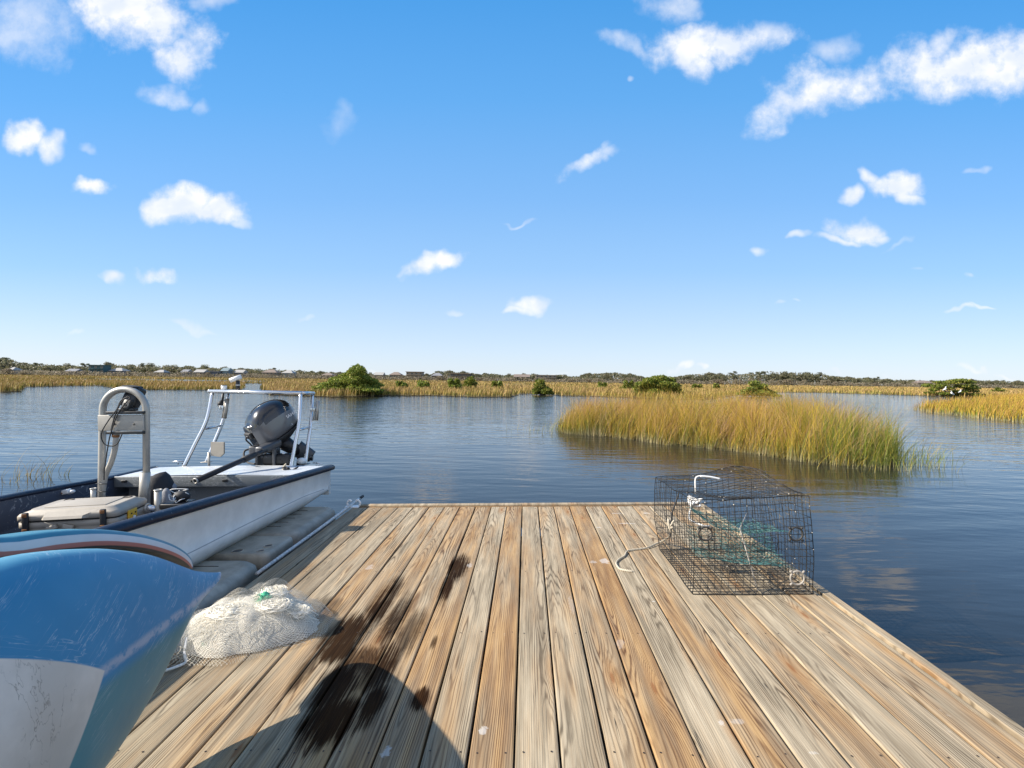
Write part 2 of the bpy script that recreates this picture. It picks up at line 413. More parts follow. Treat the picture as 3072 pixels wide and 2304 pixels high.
def leaf_mat(name, a, b, c3=None, trans=.25):
    m, t = mat(name); r = t.attr('r'); oi = Ex(t.t, t.n('ShaderNodeObjectInfo').outputs['Random'])
    c = t.mix(r, a, b)
    if c3: c = t.mix((r*7.7).f('FRACT').step(.72, .8), c, c3)
    c = t.mix(oi*.6, c, t.mix(1., c, (.72, .62, .62), 'MULTIPLY'))
    p = t.out(c, .55, 0, spec=.3)
    tr = t.n('ShaderNodeBsdfTranslucent'); t.t.links.new(c.k, tr.inputs[0])
    mx = t.n('ShaderNodeMixShader', i0=trans, i1=p.outputs[0], i2=tr.outputs[0])
    o = [n for n in t.t.nodes if n.type == 'OUTPUT_MATERIAL'][0]; t.t.links.new(mx.outputs[0], o.inputs[0])
leaf_mat('mangrove_leaf', (.09, .14, .020), (.24, .29, .04), (.36, .34, .07), .35)
leaf_mat('oak_leaf', (.115, .125, .06), (.21, .20, .105), (.27, .24, .15), .45)  # far tree colours lightened and greyed, distance haze put into the leaves
leaf_mat('pine_leaf', (.13, .145, .09), (.22, .225, .14), None, .45)
leaf_mat('scrub_leaf', (.20, .175, .105), (.32, .27, .18), (.38, .32, .23), .45)
simple('bark', (.13, .10, .08), .9, var=.3, scale=6)
simple('pine_bark', (.21, .155, .12), .9, var=.3, scale=3)

simple('plastic_float', (.37, .32, .25), .55, var=.22, scale=7, bump=.002)
simple('float_hole', (.10, .085, .07), .7)
simple('hull_white', (.66, .655, .63), .36, var=.10, scale=5, coat=.2)
simple('hull_line', (.33, .34, .35), .5)
m, t = mat('navy_rail')
P = t.objc(); t.out(t.mix(t.noise(P.k, 45., 5., .7).step(.66, .72), (.006, .009, .024), (.35, .37, .42)), .42, 0, t.bump(t.noise(P.k, 14, 3), .004), spec=.35)
m, t = mat('boat_deck')
P = t.objc(); x, y, z = t.sep(P.k)
n1 = t.noise(P.k, 3., 5., .65); n2 = t.noise(t.vec(x*40, y*9), 1., 5., .7)
c = t.mix(n1.step(.35, .65), (.40, .43, .46), (.56, .58, .60)); c = t.mix(n2.step(.60, .68)*.6, c, (.78, .79, .80)); c = t.mix(t.noise(P.k, 24., 5., .7).step(.64, .70)*.5, c, (.20, .19, .18))
t.out(c, .38, 0, t.bump(n2, .001))
m, t = mat('boat_inner')
P = t.objc(); x, y, z = t.sep(P.k)
scr = (t.noise(t.vec(x*9, y*7, z*9), 1., 3., .5, 1.5) - .5).f('ABSOLUTE').step(.012, .0)*t.noise(P.k, 2.2, 3.).step(.46, .58)
sp = t.noise(P.k, 70., 3., .6).step(.68, .72)
t.out(t.mix((scr*.8).f('MAXIMUM', sp*.7), (.045, .055, .080), (.55, .56, .58)), .45)
m, t = mat('boat_lip')
P = t.objc(); x, y, z = t.sep(P.k)
scr = (t.noise(t.vec(x*6, y*6, z*14), 1., 4., .6, 2.5) - .5).f('ABSOLUTE').step(.010, .0)*t.noise(P.k, 2.7, 3.).step(.42, .55)
t.out(t.mix(scr*.85, (.17, .18, .18), (.66, .67, .66)), .4)
simple('aluminium', (.42, .395, .35), .45, .45, var=.12, scale=9)
simple('bright_aluminium', (.66, .66, .66), .25, .85, var=.05, scale=9)
simple('painted_plate', (.40, .375, .33), .5, .15, var=.08, scale=12)
simple('black_plastic', (.014, .014, .015), .42, bump=.0006)
simple('black_rubber', (.020, .020, .021), .65)
simple('black_fabric', (.022, .022, .025), .85, bump=.003)
simple('grey_fabric', (.24, .24, .25), .85, bump=.003)
simple('engine_dark', (.014, .013, .013), .20, coat=.5)
simple('engine_silver', (.135, .135, .14), .34, .25, coat=.3)
simple('engine_grey', (.07, .072, .078), .38, .3)
simple('decal_white', (.75, .76, .78), .5)
simple('cooler_tan', (.37, .325, .262), .55, var=.06, scale=10, bump=.0008)
simple('cooler_seam', (.04, .035, .03), .8)
simple('rust', (.23, .10, .035), .8, .2, var=.4, scale=60)
simple('yellow', (.72, .40, .03), .5, var=.15, scale=30)
simple('white_plastic', (.76, .75, .72), .4, var=.06, scale=20)
simple('pole_white', (.50, .48, .45), .5, var=.35, scale=55)
simple('green_net', (.045, .36, .20), .7, var=.35, scale=90)
simple('twine', (.47, .41, .31), .85, var=.15, scale=150)
simple('white_rope', (.68, .66, .62), .8, var=.15, scale=150)
m, t = mat('trap_wire')
P = t.objc(); x, y, z = t.sep(P.k)
t.out(t.mix(((t.noise(P.k, 9., 4., .6) - .5)*2.2 + x*1.7 + z*.9 - .75).step(.0, .7), (.016, .015, .013), (.20, .165, .115)), .6)  # weathered tan, painted stronger towards the sunlit right and top
simple('trap_teal', (.025, .12, .115), .6, var=.3, scale=60)
simple('ring_black', (.03, .028, .025), .6)
simple('ring_tan', (.30, .27, .23), .6)
simple('egret_white', (.82, .82, .80), .7)
simple('beak_yellow', (.7, .35, .03), .5)
simple('window_glass', (.03, .04, .05), .12)
simple('trap_barnacle', (.45, .41, .34), .8, var=.3, scale=80)

# kayak plastic: blue hull, white middle panel, teal edges and painted-in shade below the keel, drag scratches
m, t = mat('kayak_blue')
P = t.objc(); x, y, z = t.sep(P.k)
side = t.attr('keelside')                                     # height on the hull relative to the keel line
sc1 = t.noise(t.vec(x*4, y*2.2 + z*3.2, z*34. - y*17.), 1., 4., .62)
scr = (sc1 - .5).f('ABSOLUTE').step(.010, .0)*t.noise(P.k, 3.2, 4., .6).step(.50, .60)
sc2 = (t.noise(t.vec(x*5, y*1.3 - z*2, z*20 + y*13), 1., 4., .6) - .5).f('ABSOLUTE').step(.007, .0)*t.noise(t.vec(x, y*4+7, z*4), 1., 3.).step(.54, .64)
mott = t.noise(P.k, 2.2, 3., .5)
blue = t.mix(mott.step(.3, .7), (.030, .19, .35), (.045, .24, .42))
teal = t.mix(mott.step(.3, .7), (.055, .20, .245), (.08, .25, .29))
c = t.mix(side.step(-.015, -.06), blue, teal)  # lit side blue, shaded side's tone put into the colour as teal
edge = t.attr('edge')
c = t.mix(edge.step(.62, 1.)*.7, c, (.12, .30, .38))
sp_ = side.f('MAXIMUM', 0.); sn_ = side.f('MINIMUM', 0.)
lim = y + sp_*1.25 + sp_*sp_*1.5 - sn_*.45
white = t.mix(t.noise(t.vec(y*5, z*5, x*5), 1., 5., .6).step(.35, .7), (.56, .50, .43), (.70, .63, .55))
dirt = (t.noise(t.vec(y*22, z*8, x*3), 1., 4., .6)-.5).f('ABSOLUTE').step(.012, .0)*t.noise(P.k, 4., 3.).step(.5, .6)
white = t.mix(dirt*.7, white, (.22, .19, .16))
wm = lim.step(KAY_W+.004, KAY_W-.004)*(edge.step(.80, .76))
c = t.mix(wm, c, white)
ridge = side.f('ABSOLUTE').step(.022, .004)*t.noise(t.vec(y*30, z*30, x*30), 1., 4., .7).step(.33, .55)
c = t.mix(ridge*.75*(1. - wm), c, (.42, .44, .50))
sc3 = (t.noise(t.vec(x*3, y*1.6 + z*1.2, z*60 - y*30.), 1., 3., .6) - .5).f('ABSOLUTE').step(.014, .0)*t.noise(P.k, 6., 3.).step(.52, .60)
c = t.mix((scr.f('MAXIMUM', sc2).f('MAXIMUM', sc3*.7))*.60*(1. - wm), c, (.46, .55, .60))
t.out(c, .42, 0, t.bump(t.noise(P.k, 9., 3.), .003), spec=.28)
m, t = mat('kayak_bands')
e = t.attr('edge'); b = t.attr('keelside'); P = t.objc(); n_ = t.noise(P.k, 26., 4., .6)
c = t.mix(b.step(.053, .051), (.05, .05, .045), (.40, .13, .10))
c = t.mix(b.step(.044, .042), c, t.mix(n_, (.52, .50, .49), (.62, .60, .59)))
c = t.mix(b.step(.027, .025), c, t.mix(n_, (.03, .16, .235), (.055, .22, .30)))
t.out(c, .4, 0, None, spec=.35)

# cast net: knotted diamond mesh, cut out of the sheet
def net_mat(name, sc, wid, dens, col):
    m, t = mat(name)
    u = t.attr('u'); v = t.attr('v')
    nz = (t.noise(t.vec(u*2.5, v*2.5), 1., 3.) - .5)*.35
    a = ((u+v+nz)*sc).f('FRACT'); b = ((u-v+nz)*sc).f('FRACT')
    l1 = (a-.5).f('ABSOLUTE').step(.5-wid, .5-wid*.5); l2 = (b-.5).f('ABSOLUTE').step(.5-wid, .5-wid*.5)
    al = l1.f('MAXIMUM', l2)
    bun = t.noise(t.vec(u*3, v*16), 1., 4., .6).step(.5 - dens, .62 - dens)   # bunched folds read as solid
    al = (al*.8 + bun*dens*.9).sat()
    P = t.pos()
    c = t.mix(t.noise(P.k, 7., 4., .6).step(.64, .74)*.5, col, (.60, .40, .22))
    p = t.out(c, .5, 0, t.bump(t.noise(t.vec(u*6, v*70), 1., 4., .7), .006), alpha=al, spec=.5)
net_mat('net_outer', 34., .065, .0, (.78, .72, .60))
net_mat('net_inner', 34., .12, .36, (.84, .78, .66))
simple('net_strand', (.84, .79, .68), .4, spec=.6)
def house_mat(name, c): simple(name, c, .8, var=.1, scale=.6)
for nm, c in dict(h_white=(.24,.24,.23), h_teal=(.05,.10,.105), h_pale=(.17,.22,.235), h_beige=(.26,.215,.16), h_grey=(.13,.145,.17), h_brown=(.12,.095,.075), h_roof=(.33,.315,.29), h_roofbrown=(.20,.155,.125), h_roofgrey=(.20,.20,.21), h_under=(.06,.055,.05)).items(): house_mat(nm, c)

# ---------------------------------------------------------------- water and ground
wv = np.array([(-3000, -60, WZ), (3000, -60, WZ), (3000, 4000, WZ), (-3000, 4000, WZ)], float)
water = flat_mesh('water', wv, np.array([[0, 1, 2, 3]]), 'water', 'structure')
bed = flat_mesh('mud_bed', wv - np.array([0, 0, 1.2]), np.array([[0, 1, 2, 3]]), 'mud', 'structure')
# ---------------------------------------------------------------- the floating dock
random.seed(4); rng = np.random.default_rng(7)
GP, G0, YF, YN = .1442, -.055, 4.595, -1.4
dock = thing('wooden_dock', (0, 2, 0), 'weathered wooden floating dock deck of long boards with pale edge trim, wet in patches', 'dock')
TONES = {-11:.2,-10:.25,-9:.35,-8:.5,-7:.30,-6:.45,-5:.75,-4:.5,-3:.62,-2:.1,-1:.78,0:.22,1:.28,2:.55,3:.98,4:.05,5:.60,6:.02,7:.48,8:.06,9:.30,10:.58}
TONES = {-11:.15,-10:.35,-9:.12,-8:.15,-7:.55,-6:.35,-5:.62,-4:.68,-3:.68,-2:.08,-1:.80,0:.10,1:.22,2:.66,3:1.,4:-.02,5:.62,6:-.12,7:.50,8:-.1,9:.18,10:.46}
def board(x0, x1, y0, y1, ztop, th, k, mats=('weathered_wood', 'nail_steel'), nails=True, along='y', name='deck_board'):
    mb = MB(); cx, w = (x0+x1)/2, x1-x0
    ys = np.linspace(y0, y1, 40); secs = []
    cup = random.uniform(-.0012, .0016); ph = random.uniform(0, 6); e = .0045
    prof = [(-w/2, -th), (-w/2, -e), (-w/2+e*.35, -e*.3), (-w/2+e*1.2, 0), (-w/4, 0), (0, 0), (w/4, 0), (w/2-e*1.2, 0), (w/2-e*.35, -e*.3), (w/2, -e), (w/2, -th)]
    for yy in ys:
        dxx = .0012*sin(yy*1.3+ph); dz_ = .0012*sin(yy*.9+ph*2)
        secs.append([Vector((cx+px+dxx, yy, ztop+pz+dz_-cup*(px/(w/2))**2)) for px, pz in prof])
    mb.loft(secs, smooth=False)
    if nails:
        for r_, yn in enumerate(np.arange(YF-.06, YN, -.745)):
            for s_ in (-1, 1):
                a = cx + s_*(w/2-.022) + random.uniform(-.004, .004); yy = yn + random.uniform(-.008, .008)
                mb.add([Vector((a+.0035*cos(q*pi/3), yy+.0035*sin(q*pi/3), ztop+.0008)) for q in range(6)], [tuple(range(6))], 1, False)
    o = mb.build(name, list(mats), dock)
    # recentre the texture coordinates on the board
    me = o.data; off = Vector((cx, 0, 0)) - Vector(dock['_loc'])
    off.y = 0
    a = me.attributes.new('deckpos', 'FLOAT_VECTOR', 'POINT')
    co = np.zeros(len(me.vertices)*3, np.float32); me.vertices.foreach_get('co', co)
    loc = np.array(dock['_loc'], np.float32); a.data.foreach_set('vector', (co.reshape(-1, 3) + loc).ravel())
    co = co.reshape(-1, 3); co[:, 0] -= cx - loc[0]; me.vertices.foreach_set('co', co.ravel()); o.location = (cx - loc[0], 0, 0)
    t_ = TONES.get(k, .3); o.color = (max(0, t_), 0. if t_ >= 0 else 0., random.random(), 1)
    if k <= -9: o.color = (max(0, t_), .35, random.random(), 1)
    return o
for k in range(-11, 11):
    board(G0+GP*k+.0038, G0+GP*(k+1)-.0038, YN, YF, random.uniform(-.0012, .0012), .036, k)
board(G0+GP*11+.003, 1.560, YN, YF, -.004, .036, 9, nails=False, name='edge_strip')
bb = board(1.5625, 1.612, YN, YF+.11, .006, .14, 8, ('pale_wood',), False, name='side_trim'); bb.color = (.05, 0, .2, 1)
mb = MB(); mb.box((0-.02, YF+.072, -.058), (3.165, .064, .14), bev=.004); o = mb.build('end_trim', 'pale_wood', dock)
o.color = (.05, 0, .1, 1)
mb = MB(); mb.box((0-.02, YF+.022, -.022), (3.165, .030, .045), bev=.003); o = mb.build('end_strip', 'weathered_wood', dock)
for yy in np.arange(YF-.06, YN, -.745):
    mb = MB(); mb.box((-.02, yy, -.105), (3.14, .045, .13)); mb.build('joist', 'dark_wood', dock)
mb = MB(); mb.box((-1.60, (YF+YN)/2, -.11), (.05, YF-YN, .14)); mb.build('side_beam', 'dark_wood', dock)
for xx in (-1.1, 0, 1.1):
    mb = MB(); mb.box((xx, (YF+YN)/2, -.33), (.62, YF-YN-.5, .30), bev=.04); mb.build('float_drum', 'black_plastic', dock)

# white pole along the left edge of the deck
pole = thing('push_pole', (-1.6, 3.5, .03), 'long dirty white pole with a black tip lying along the left edge of the deck', 'pole')
pA, pB = dky(770, 1722, 3.05), dky(1078, 1496, 4.85)
pts = [pA.lerp(pB, q/14) + Vector((0, 0, -.006*sin(pi*q/14))) for q in range(15)]
MB().tube(pts, .0125, 12).build('shaft', 'pole_white', pole)
d_ = (pB-pA).normalized(); MB().tube([pB, pB+d_*.10], .0135, 12).build('tip', 'black_rubber', pole)
cleat = thing('pole_clip', tuple(dk(1058, 1517)), 'small pale forked clip gripping the white pole at the far corner of the deck', 'clip')
c0 = dk(1062, 1520)
mb = MB(); mb.box((c0[0]-.005, c0[1]-.02, .006), (.13, .075, .012), bev=.004); mb.build('base', 'white_plastic', cleat)
for s_, px in ((1, -.045), (-1, .055)):
    mb = MB(); q0 = Vector((c0[0]+px, c0[1]-.02, .012)); mb.tube(smooth_path([q0, q0+Vector((-.012*s_, 0, .03)), q0+Vector((.012*s_, 0, .055)), q0+Vector((.03*s_, 0, .042))], 5), .009, 8); mb.build('prong', 'white_plastic', cleat)

# tan plastic drive-up floats under the boat
def float_block(name, x0, x1, y0, y1, label, tab=None):
    th = thing(name, ((x0+x1)/2, (y0+y1)/2, -.35), label, 'float', 'tan plastic boat lift floats')
    secs = []
    for z, ins, r in ((-.46, .03, .10), (-.08, 0, .13), (-.035, .008, .13), (-.012, .03, .13), (-.004, .06, .13)):
        sec = []
        for cx, cy, a0 in ((x1-ins-r, y1-ins-r, 0), (x0+ins+r, y1-ins-r, 90), (x0+ins+r, y0+ins+r, 180), (x1-ins-r, y0+ins+r, 270)):
            for q in range(7):
                a = d2r(a0+q*15); sec.append(Vector((cx+r*cos(a), cy+r*sin(a), z)))
        secs.append(sec)
    MB().loft(secs).build('shell', 'plastic_float', th)
    for yy in np.arange(y0+.22, y1-.12, .125):
        MB().box(((x0+x1)/2-.05, yy, -.003), (x1-x0-.35, .006, .004)).build('groove', 'float_hole', th)
    return th
FX = -1.80
fa = float_block('boat_float', -3.9, FX, 3.80, 4.72, 'tan plastic boat lift float at the far end under the stern of the skiff')
fb_ = float_block('boat_float', -3.9, FX+.03, 2.30, 3.30, 'tan plastic boat lift float nearer the camera with the broken looking corner tab behind it')
fc_ = float_block('boat_float', -3.9, FX+.0, 1.15, 2.26, 'tan plastic boat lift float nearest the camera beside the kayaks')
q1 = dk(760, 1655, -.01)
tb = thing('float_coupler', (q1[0], q1[1], -.1), 'flat tan coupling plate with round holes between the two plastic floats', 'coupler', 'tan plastic boat lift floats')
secs = []
for z, ins in ((-.20, .0), (-.03, 0), (-.008, .006), (.0, .02)):
    sec = []
    x0, x1, y0, y1, r = -2.6, FX+.01, 3.36, 3.78, .06
    for cx, cy, a0 in ((x1-ins-r, y1-ins-r, 0), (x0+ins+r, y1-ins-r, 90), (x0+ins+r, y0+ins+r, 180), (x1-ins-r, y0+ins+r, 270)):
        for q in range(6): a = d2r(a0+q*18); sec.append(Vector((cx+r*cos(a), cy+r*sin(a), z)))
    secs.append(sec)
MB().loft(secs).build('plate', 'plastic_float', tb)
for px, py, r in ((805, 1638, .030), (705, 1658, .036), (760, 1668, .024)):
    q = dk(px, py); q = Vector((min(q[0], FX-.06), min(max(q[1], 3.42), 3.72), .0015))
    mb = MB(); mb.add([q+Vector((r*cos(a*pi/8), r*sin(a*pi/8), 0)) for a in range(16)], [tuple(range(16))], 0, False); mb.ring(q, (0, 0, 1), r, .004, 16, 1); mb.build('hole', ['float_hole', 'plastic_float'], tb)
# ---------------------------------------------------------------- kayaks lying on their sides
def interp(pts, y):
    pts = sorted(pts); xs = [p[0] for p in pts]; return np.interp(y, xs, [p[1] for p in pts])
def spl(pts, y):                                     # smooth monotone interpolation (Catmull-Rom on sorted points)
    pts = sorted(pts); xs = [p[0] for p in pts]; vs = [p[1] for p in pts]
    if y <= xs[0]: return vs[0]
    if y >= xs[-1]: return vs[-1]
    i = max(j for j in range(len(xs)) if xs[j] <= y); i = min(i, len(xs)-2)
    def sl_(j):
        if j == 0: return (vs[1]-vs[0])/(xs[1]-xs[0])
        if j == len(xs)-1: return (vs[-1]-vs[-2])/(xs[-1]-xs[-2])
        return (vs[j+1]-vs[j-1])/(xs[j+1]-xs[j-1])
    h = xs[i+1]-xs[i]; t = (y-xs[i])/h; a, b = sl_(i)*h, sl_(i+1)*h
    return (2*t**3-3*t*t+1)*vs[i]+(t**3-2*t*t+t)*a+(-2*t**3+3*t*t)*vs[i+1]+(t**3-t*t)*b
def kayak(name, label, xpl, top, bot, keel, bulge, tip, material, deck_d, dirx=1):
    th = thing(name, (xpl, .5, .0), label, 'kayak', 'blue kayaks lying on their sides')
    ytip = tip[0]; y0 = -1.9
    ys = [ytip - (ytip-y0)*(q/90)**1.7 for q in range(91)]
    secs, K, Ed = [], [], []
    NU = 26
    for y in ys:
        zt, zb, zk, b = spl(top, y), spl(bot, y), spl(keel, y), spl(bulge, y)
        dd = spl(deck_d, y); xk = xpl
        sec = []
        for i in range(NU+1):                       # hull skin: from the top edge over the keel to the bottom edge
            u = i/NU*2-1                            # -1 top, 0 keel, 1 bottom
            e = abs(u); zz = zk + ((zt-zk) if u < 0 else (zb-zk))*sin(e*pi/2)**1.0
            xx = xk + dirx*b*(cos(e*pi/2)**.85*(1-.10*sin(e*pi)) if e < 1 else 0)
            sec.append(Vector((xx, y, zz))); K.append(zz-zk); Ed.append(e)
        for i in range(1, 12):                      # deck side
            a = i/12*pi; zz = zb*(1+cos(pi-a))/2 + zt*(1-cos(pi-a))/2; zz = (zb+zt)/2 + (zt-zb)/2*-cos(a)
            xx = xk - dirx*dd*sin(a)**.6
            sec.append(Vector((xx, y, zz))); K.append(zz-zk); Ed.append(1.)
        secs.append(sec)
    mb = MB(); mb.loft(secs)
    o = mb.build('hull', material, th)
    for nm, arr in (('keelside', K), ('edge', Ed)):
        a = o.data.attributes.new(nm, 'FLOAT', 'POINT'); a.data.foreach_set('value', np.array(arr, np.float32))
    return th, ys
XK = -1.225
def kz(px, py): q = dkx(px*1.3888, py*1.3888, XK); return (q[1], q[2])
top = [kz(474, 1236), kz(462, 1236.5), kz(440, 1235.5), kz(410, 1231), kz(370, 1217), kz(335, 1204), kz(300, 1195), kz(250, 1187.5), kz(200, 1185), kz(100, 1190), kz(0, 1205), (.7, .80), (.2, .80), (-.8, .78), (-1.9, .6)]
bot = [kz(474, 1239), kz(470, 1244), kz(455, 1258), kz(430, 1281), kz(405, 1310), kz(380, 1351), kz(350, 1415), kz(300, 1512), kz(200, 1659), (1.1, .045), (.7, .015), (-.8, .012), (-1.9, .1)]
tip = kz(475, 1238)
keel = [(tip[0], .412), (1.85, .405), (1.7, .415), (1.5, .432), (1.3, .447), (1.1, .455), (.7, .45), (-1.9, .40)]
bulge = [(tip[0], .006), (1.90, .025), (1.8, .05), (1.65, .085), (1.5, .11), (1.3, .145), (1.1, .17), (.8, .19), (-1.9, .12)]
deckd = [(tip[0], .004), (1.9, .02), (1.75, .03), (1.5, .035), (1.0, .05), (-1.9, .05)]
kay1, _ = kayak('kayak', 'scratched blue kayak with white belly panel, on its side in the near left corner', XK, top, bot, keel, bulge, tip, 'kayak_blue', deckd)
# the second kayak behind it: hull seen edge on, teal, white and red bands along the gunwale
XB = -1.335
def kb(px, py): q = dkx(px*1.3888, py*1.3888, XB); return (q[1], q[2])
def far_kayak():
    th = thing('kayak', (XB, .5, 0), 'teal kayak with white and red stripes, behind the scratched blue one', 'kayak', 'blue kayaks lying on their sides')
    topE = [kb(416, 1216), kb(410, 1203), kb(395, 1189), kb(370, 1175), kb(330, 1161), kb(280, 1150), kb(200, 1143), (kb(100, 1148)), kb(0, 1160), (1.0, .86), (.3, .88), (-1.9, .7)]
    yt = topE[0][0]
    ys = [yt - (yt+1.9)*(q/70)**1.6 for q in range(71)]
    secs = []; K = []; Ed = []
    for i, y in enumerate(ys):
        zt = spl(topE, y); w = min(1., ((yt-y)/.30)**.5) if yt > y else 0.
        hgt = max(.012, .20*max(w, .05))
        zb = max(zt - hgt, .01); dpt = .004+.15*w
        # rounded rim (towards the camera), then the dark open underside
        prof = []
        for q in range(9):                                    # rim bulging to the right and up
            a = q/8*pi*.5; prof.append((.035*w*sin(a), -.056*(1-cos(a))*1.0, .056*(q/8)))
        prof += [(.030*w, -.060, .058), (-.01*w, -.066, .066), (-.09*w, -.12*w-.066, .2), (-.08*w, -hgt*.8, .2), (-.10*w, -hgt, .2), (-.14*w, -hgt-.0, .2), (-.22*w, -hgt*.75, .2), (-.25*w, -hgt*.45, .2), (-.22*w, -hgt*.18, .0), (-.14*w, -.02, .0), (-.05*w, .001, .0)]
        sec = []
        for a, b, k_ in prof:
            lim = max(-hgt, b); sec.append(Vector((XB + a, y, max(.006, zt + lim)))); K.append(k_); Ed.append(0)
        secs.append(sec)
    o = MB().loft(secs).build('hull', 'kayak_bands', th)
    for nm, arr in (('keelside', K), ('edge', Ed)):
        a = o.data.attributes.new(nm, 'FLOAT', 'POINT'); a.data.foreach_set('value', np.array(arr, np.float32))
far_kayak()

# ---------------------------------------------------------------- the skiff
YS = 5.45                                             # transom
boat = thing('skiff', (-2.9, 3.6, 0), 'white flat bottomed skiff with navy rub rail tied beside the dock', 'boat')
def railz(y): return float(np.interp(y, [1.0, 2.5, 3.1, 3.9, 5.45], [.50, .455, .425, .378, .300]))
railR = []
for px, py in ((994.6, 1399), (768.5, 1463), (565, 1521.5), (450, 1553), (340, 1585)):
    # intersect the sight line with the sheer surface z = railz(y)
    best = None
    for Y in np.arange(1.6, 6.2, .01):
        q = dky(px, py, Y); e = abs(q[2]-railz(Y))
        if best is None or e < best[0]: best = (e, q.copy())
    railR.append((best[1][1], best[1][0]))
railL = []
for px, py in ((533, 1391), (289, 1441), (150, 1466), (0, 1494)):
    best = None
    for Y in np.arange(2., 7., .01):
        q = dky(px, py, Y); e = abs(q[2]-railz(Y))
        if best is None or e < best[0]: best = (e, q.copy())
    railL.append((best[1][1], best[1][0]))
print('railR', [(round(a, 2), round(b, 2)) for a, b in railR], 'railL', [(round(a, 2), round(b, 2)) for a, b in railL])
railR.append((1.2, railR[-1][1]-.12)); railR.append((.3, railR[-1][1]-.65))
railL.append((1.2, railL[-1][1]+.45)); railL.append((.3, railR[-1][1]-.08))
YS = max(a for a, b in railR)
railL = [(min(a, YS), b) for a, b in railL]; 
if max(a for a, b in railL) < YS: railL.append((YS, min(b for a, b in railL)-.02))
def xr(y): return float(spl(railR, y))
def xl(y): return float(spl(sorted(dict(railL).items()), y))
ysb = [YS-(YS-.35)*q/44 for q in range(45)]
outer, inner = [], []
def hull_sec(y, k):
    R, L = xr(y), xl(y); g = railz(y); rise = max(0, (1.6-y))*.15; st_ = max(0., 1-(YS-y)/.5)
    cz = .125+rise - .03*st_; bz = .004+rise + .045*st_**2
    c = (R+L)/2; w = (R-L)/2
    f = min(1., max(.05, w/.6))
    P = [(R, g), (R-.015*f, g*.66+cz*.34), (R-.035*f, cz+.012), (R-.022*f, cz), (R-.060*f, cz*.45+bz*.55), (R-.115*f, bz), (c, bz-.012)]
    Q = [(2*c-x, z) for x, z in P[::-1]][1:]
    return [Vector((x, y, z)) for x, z in P+Q]
for i, y in enumerate(ysb): outer.append(hull_sec(y, i))
mb = MB(); mb.loft(outer, closed=False, caps=False)
n = len(outer[0]); mb.add(outer[0]+[Vector(((xr(YS)+xl(YS))/2, YS, railz(YS)-.03))], [tuple(range(n+1))], 0, False)
hull = mb.build('hull', 'hull_white', boat)
# fine crease line along the chine
MB().tube([Vector((xr(y)-.0335*1.0, y, .1405+max(0, (1.6-y))*.15 - .03*max(0., 1-(YS-y)/.5))) for y in ysb[1:34]], .0028, 5).build('chine_line', 'hull_line', hull)
mb = MB(); secs = []
for y in ysb[:43]:
    R, L, g = xr(y)-.05, xl(y)+.05, railz(y)-.006; fl = .045
    if R-L < .2: break
    secs.append([Vector(p) for p in ((R, y, g), (R-.015, y, .20), (R-.06, y, fl), (L+.06, y, fl), (L+.015, y, .20), (L, y, g))])
mb.loft(secs, closed=False, caps=False, smooth=False); mb.build('inner_skin', 'boat_inner', boat)
for nm, fn, s_ in (('rub_rail', xr, 1), ('rub_rail', xl, -1)):
    secs = []
    for y in ysb[:44]:
        x, g = fn(y), railz(y)
        pr = [(.020, -.034), (.030, -.020), (.028, .0), (.012, .014), (-.02, .018), (-.052, .012), (-.056, -.010), (-.02, -.036)]
        secs.append([Vector((x+a*s_, y+(.015 if y == YS else 0), g+b)) for a, b in pr])
    MB().loft(secs).build(nm, 'navy_rail', boat)
YD = 4.28                                            # front edge of the rear deck
mb = MB(); secs = []
def dz_(y): return railz(y) + .006
ydk = np.linspace(YS-.01, YD, 14)
top_ = [[Vector((xl(y)+.05 + (xr(y)-xl(y)-.10)*q/12, y, dz_(y) + .012*sin(pi*q/12))) for q in range(13)] for y in ydk]
mb.loft(top_, closed=False, caps=False)
mb.build('rear_deck', 'boat_deck', boat)
MB().box(((xl(YD)+xr(YD))/2, YD-.008, dz_(YD)-.042), (xr(YD)-xl(YD)-.115, .022, .095), bev=.006).build('deck_lip', 'boat_lip', boat)
MB().box(((xl(YD)+xr(YD))/2, YD+.10, .16), (xr(YD)-xl(YD)-.2, .02, .24)).build('bulkhead', 'boat_lip', boat)
for px in (372, 580, 675):
    q = dky(px, 1462, YD-.025); MB().box((q[0], YD-.024, dz_(YD)-.035), (.045, .012, .022), bev=.004).build('hinge', 'black_plastic', boat)
MB().box(((xl(YS)+xr(YS))/2, YS+.02, .17), (xr(YS)-xl(YS)-.06, .05, .26)).build('transom', 'hull_white', boat)
# pale mat lying on the deck
a_, b_, c_, d_ = dk(545, 1437, .345), dk(600, 1410, .345), dk(728, 1409, .345), dk(655, 1432, .345)
mt = thing('deck_mat', tuple((a_+c_)/2), 'thin pale board lying flat on the skiff rear deck under the tiller', 'mat')
mb = MB(); up = Vector((0, 0, .008)); lo = [p + Vector((0, 0, -.004)) for p in (a_, b_, c_, d_)]
mb.add(lo+[p+up for p in lo], [(4,5,6,7), (0,1,5,4), (1,2,6,5), (2,3,7,6), (3,0,4,7), (3,2,1,0)], 0, False); mb.build('sheet', 'painted_plate', mt)

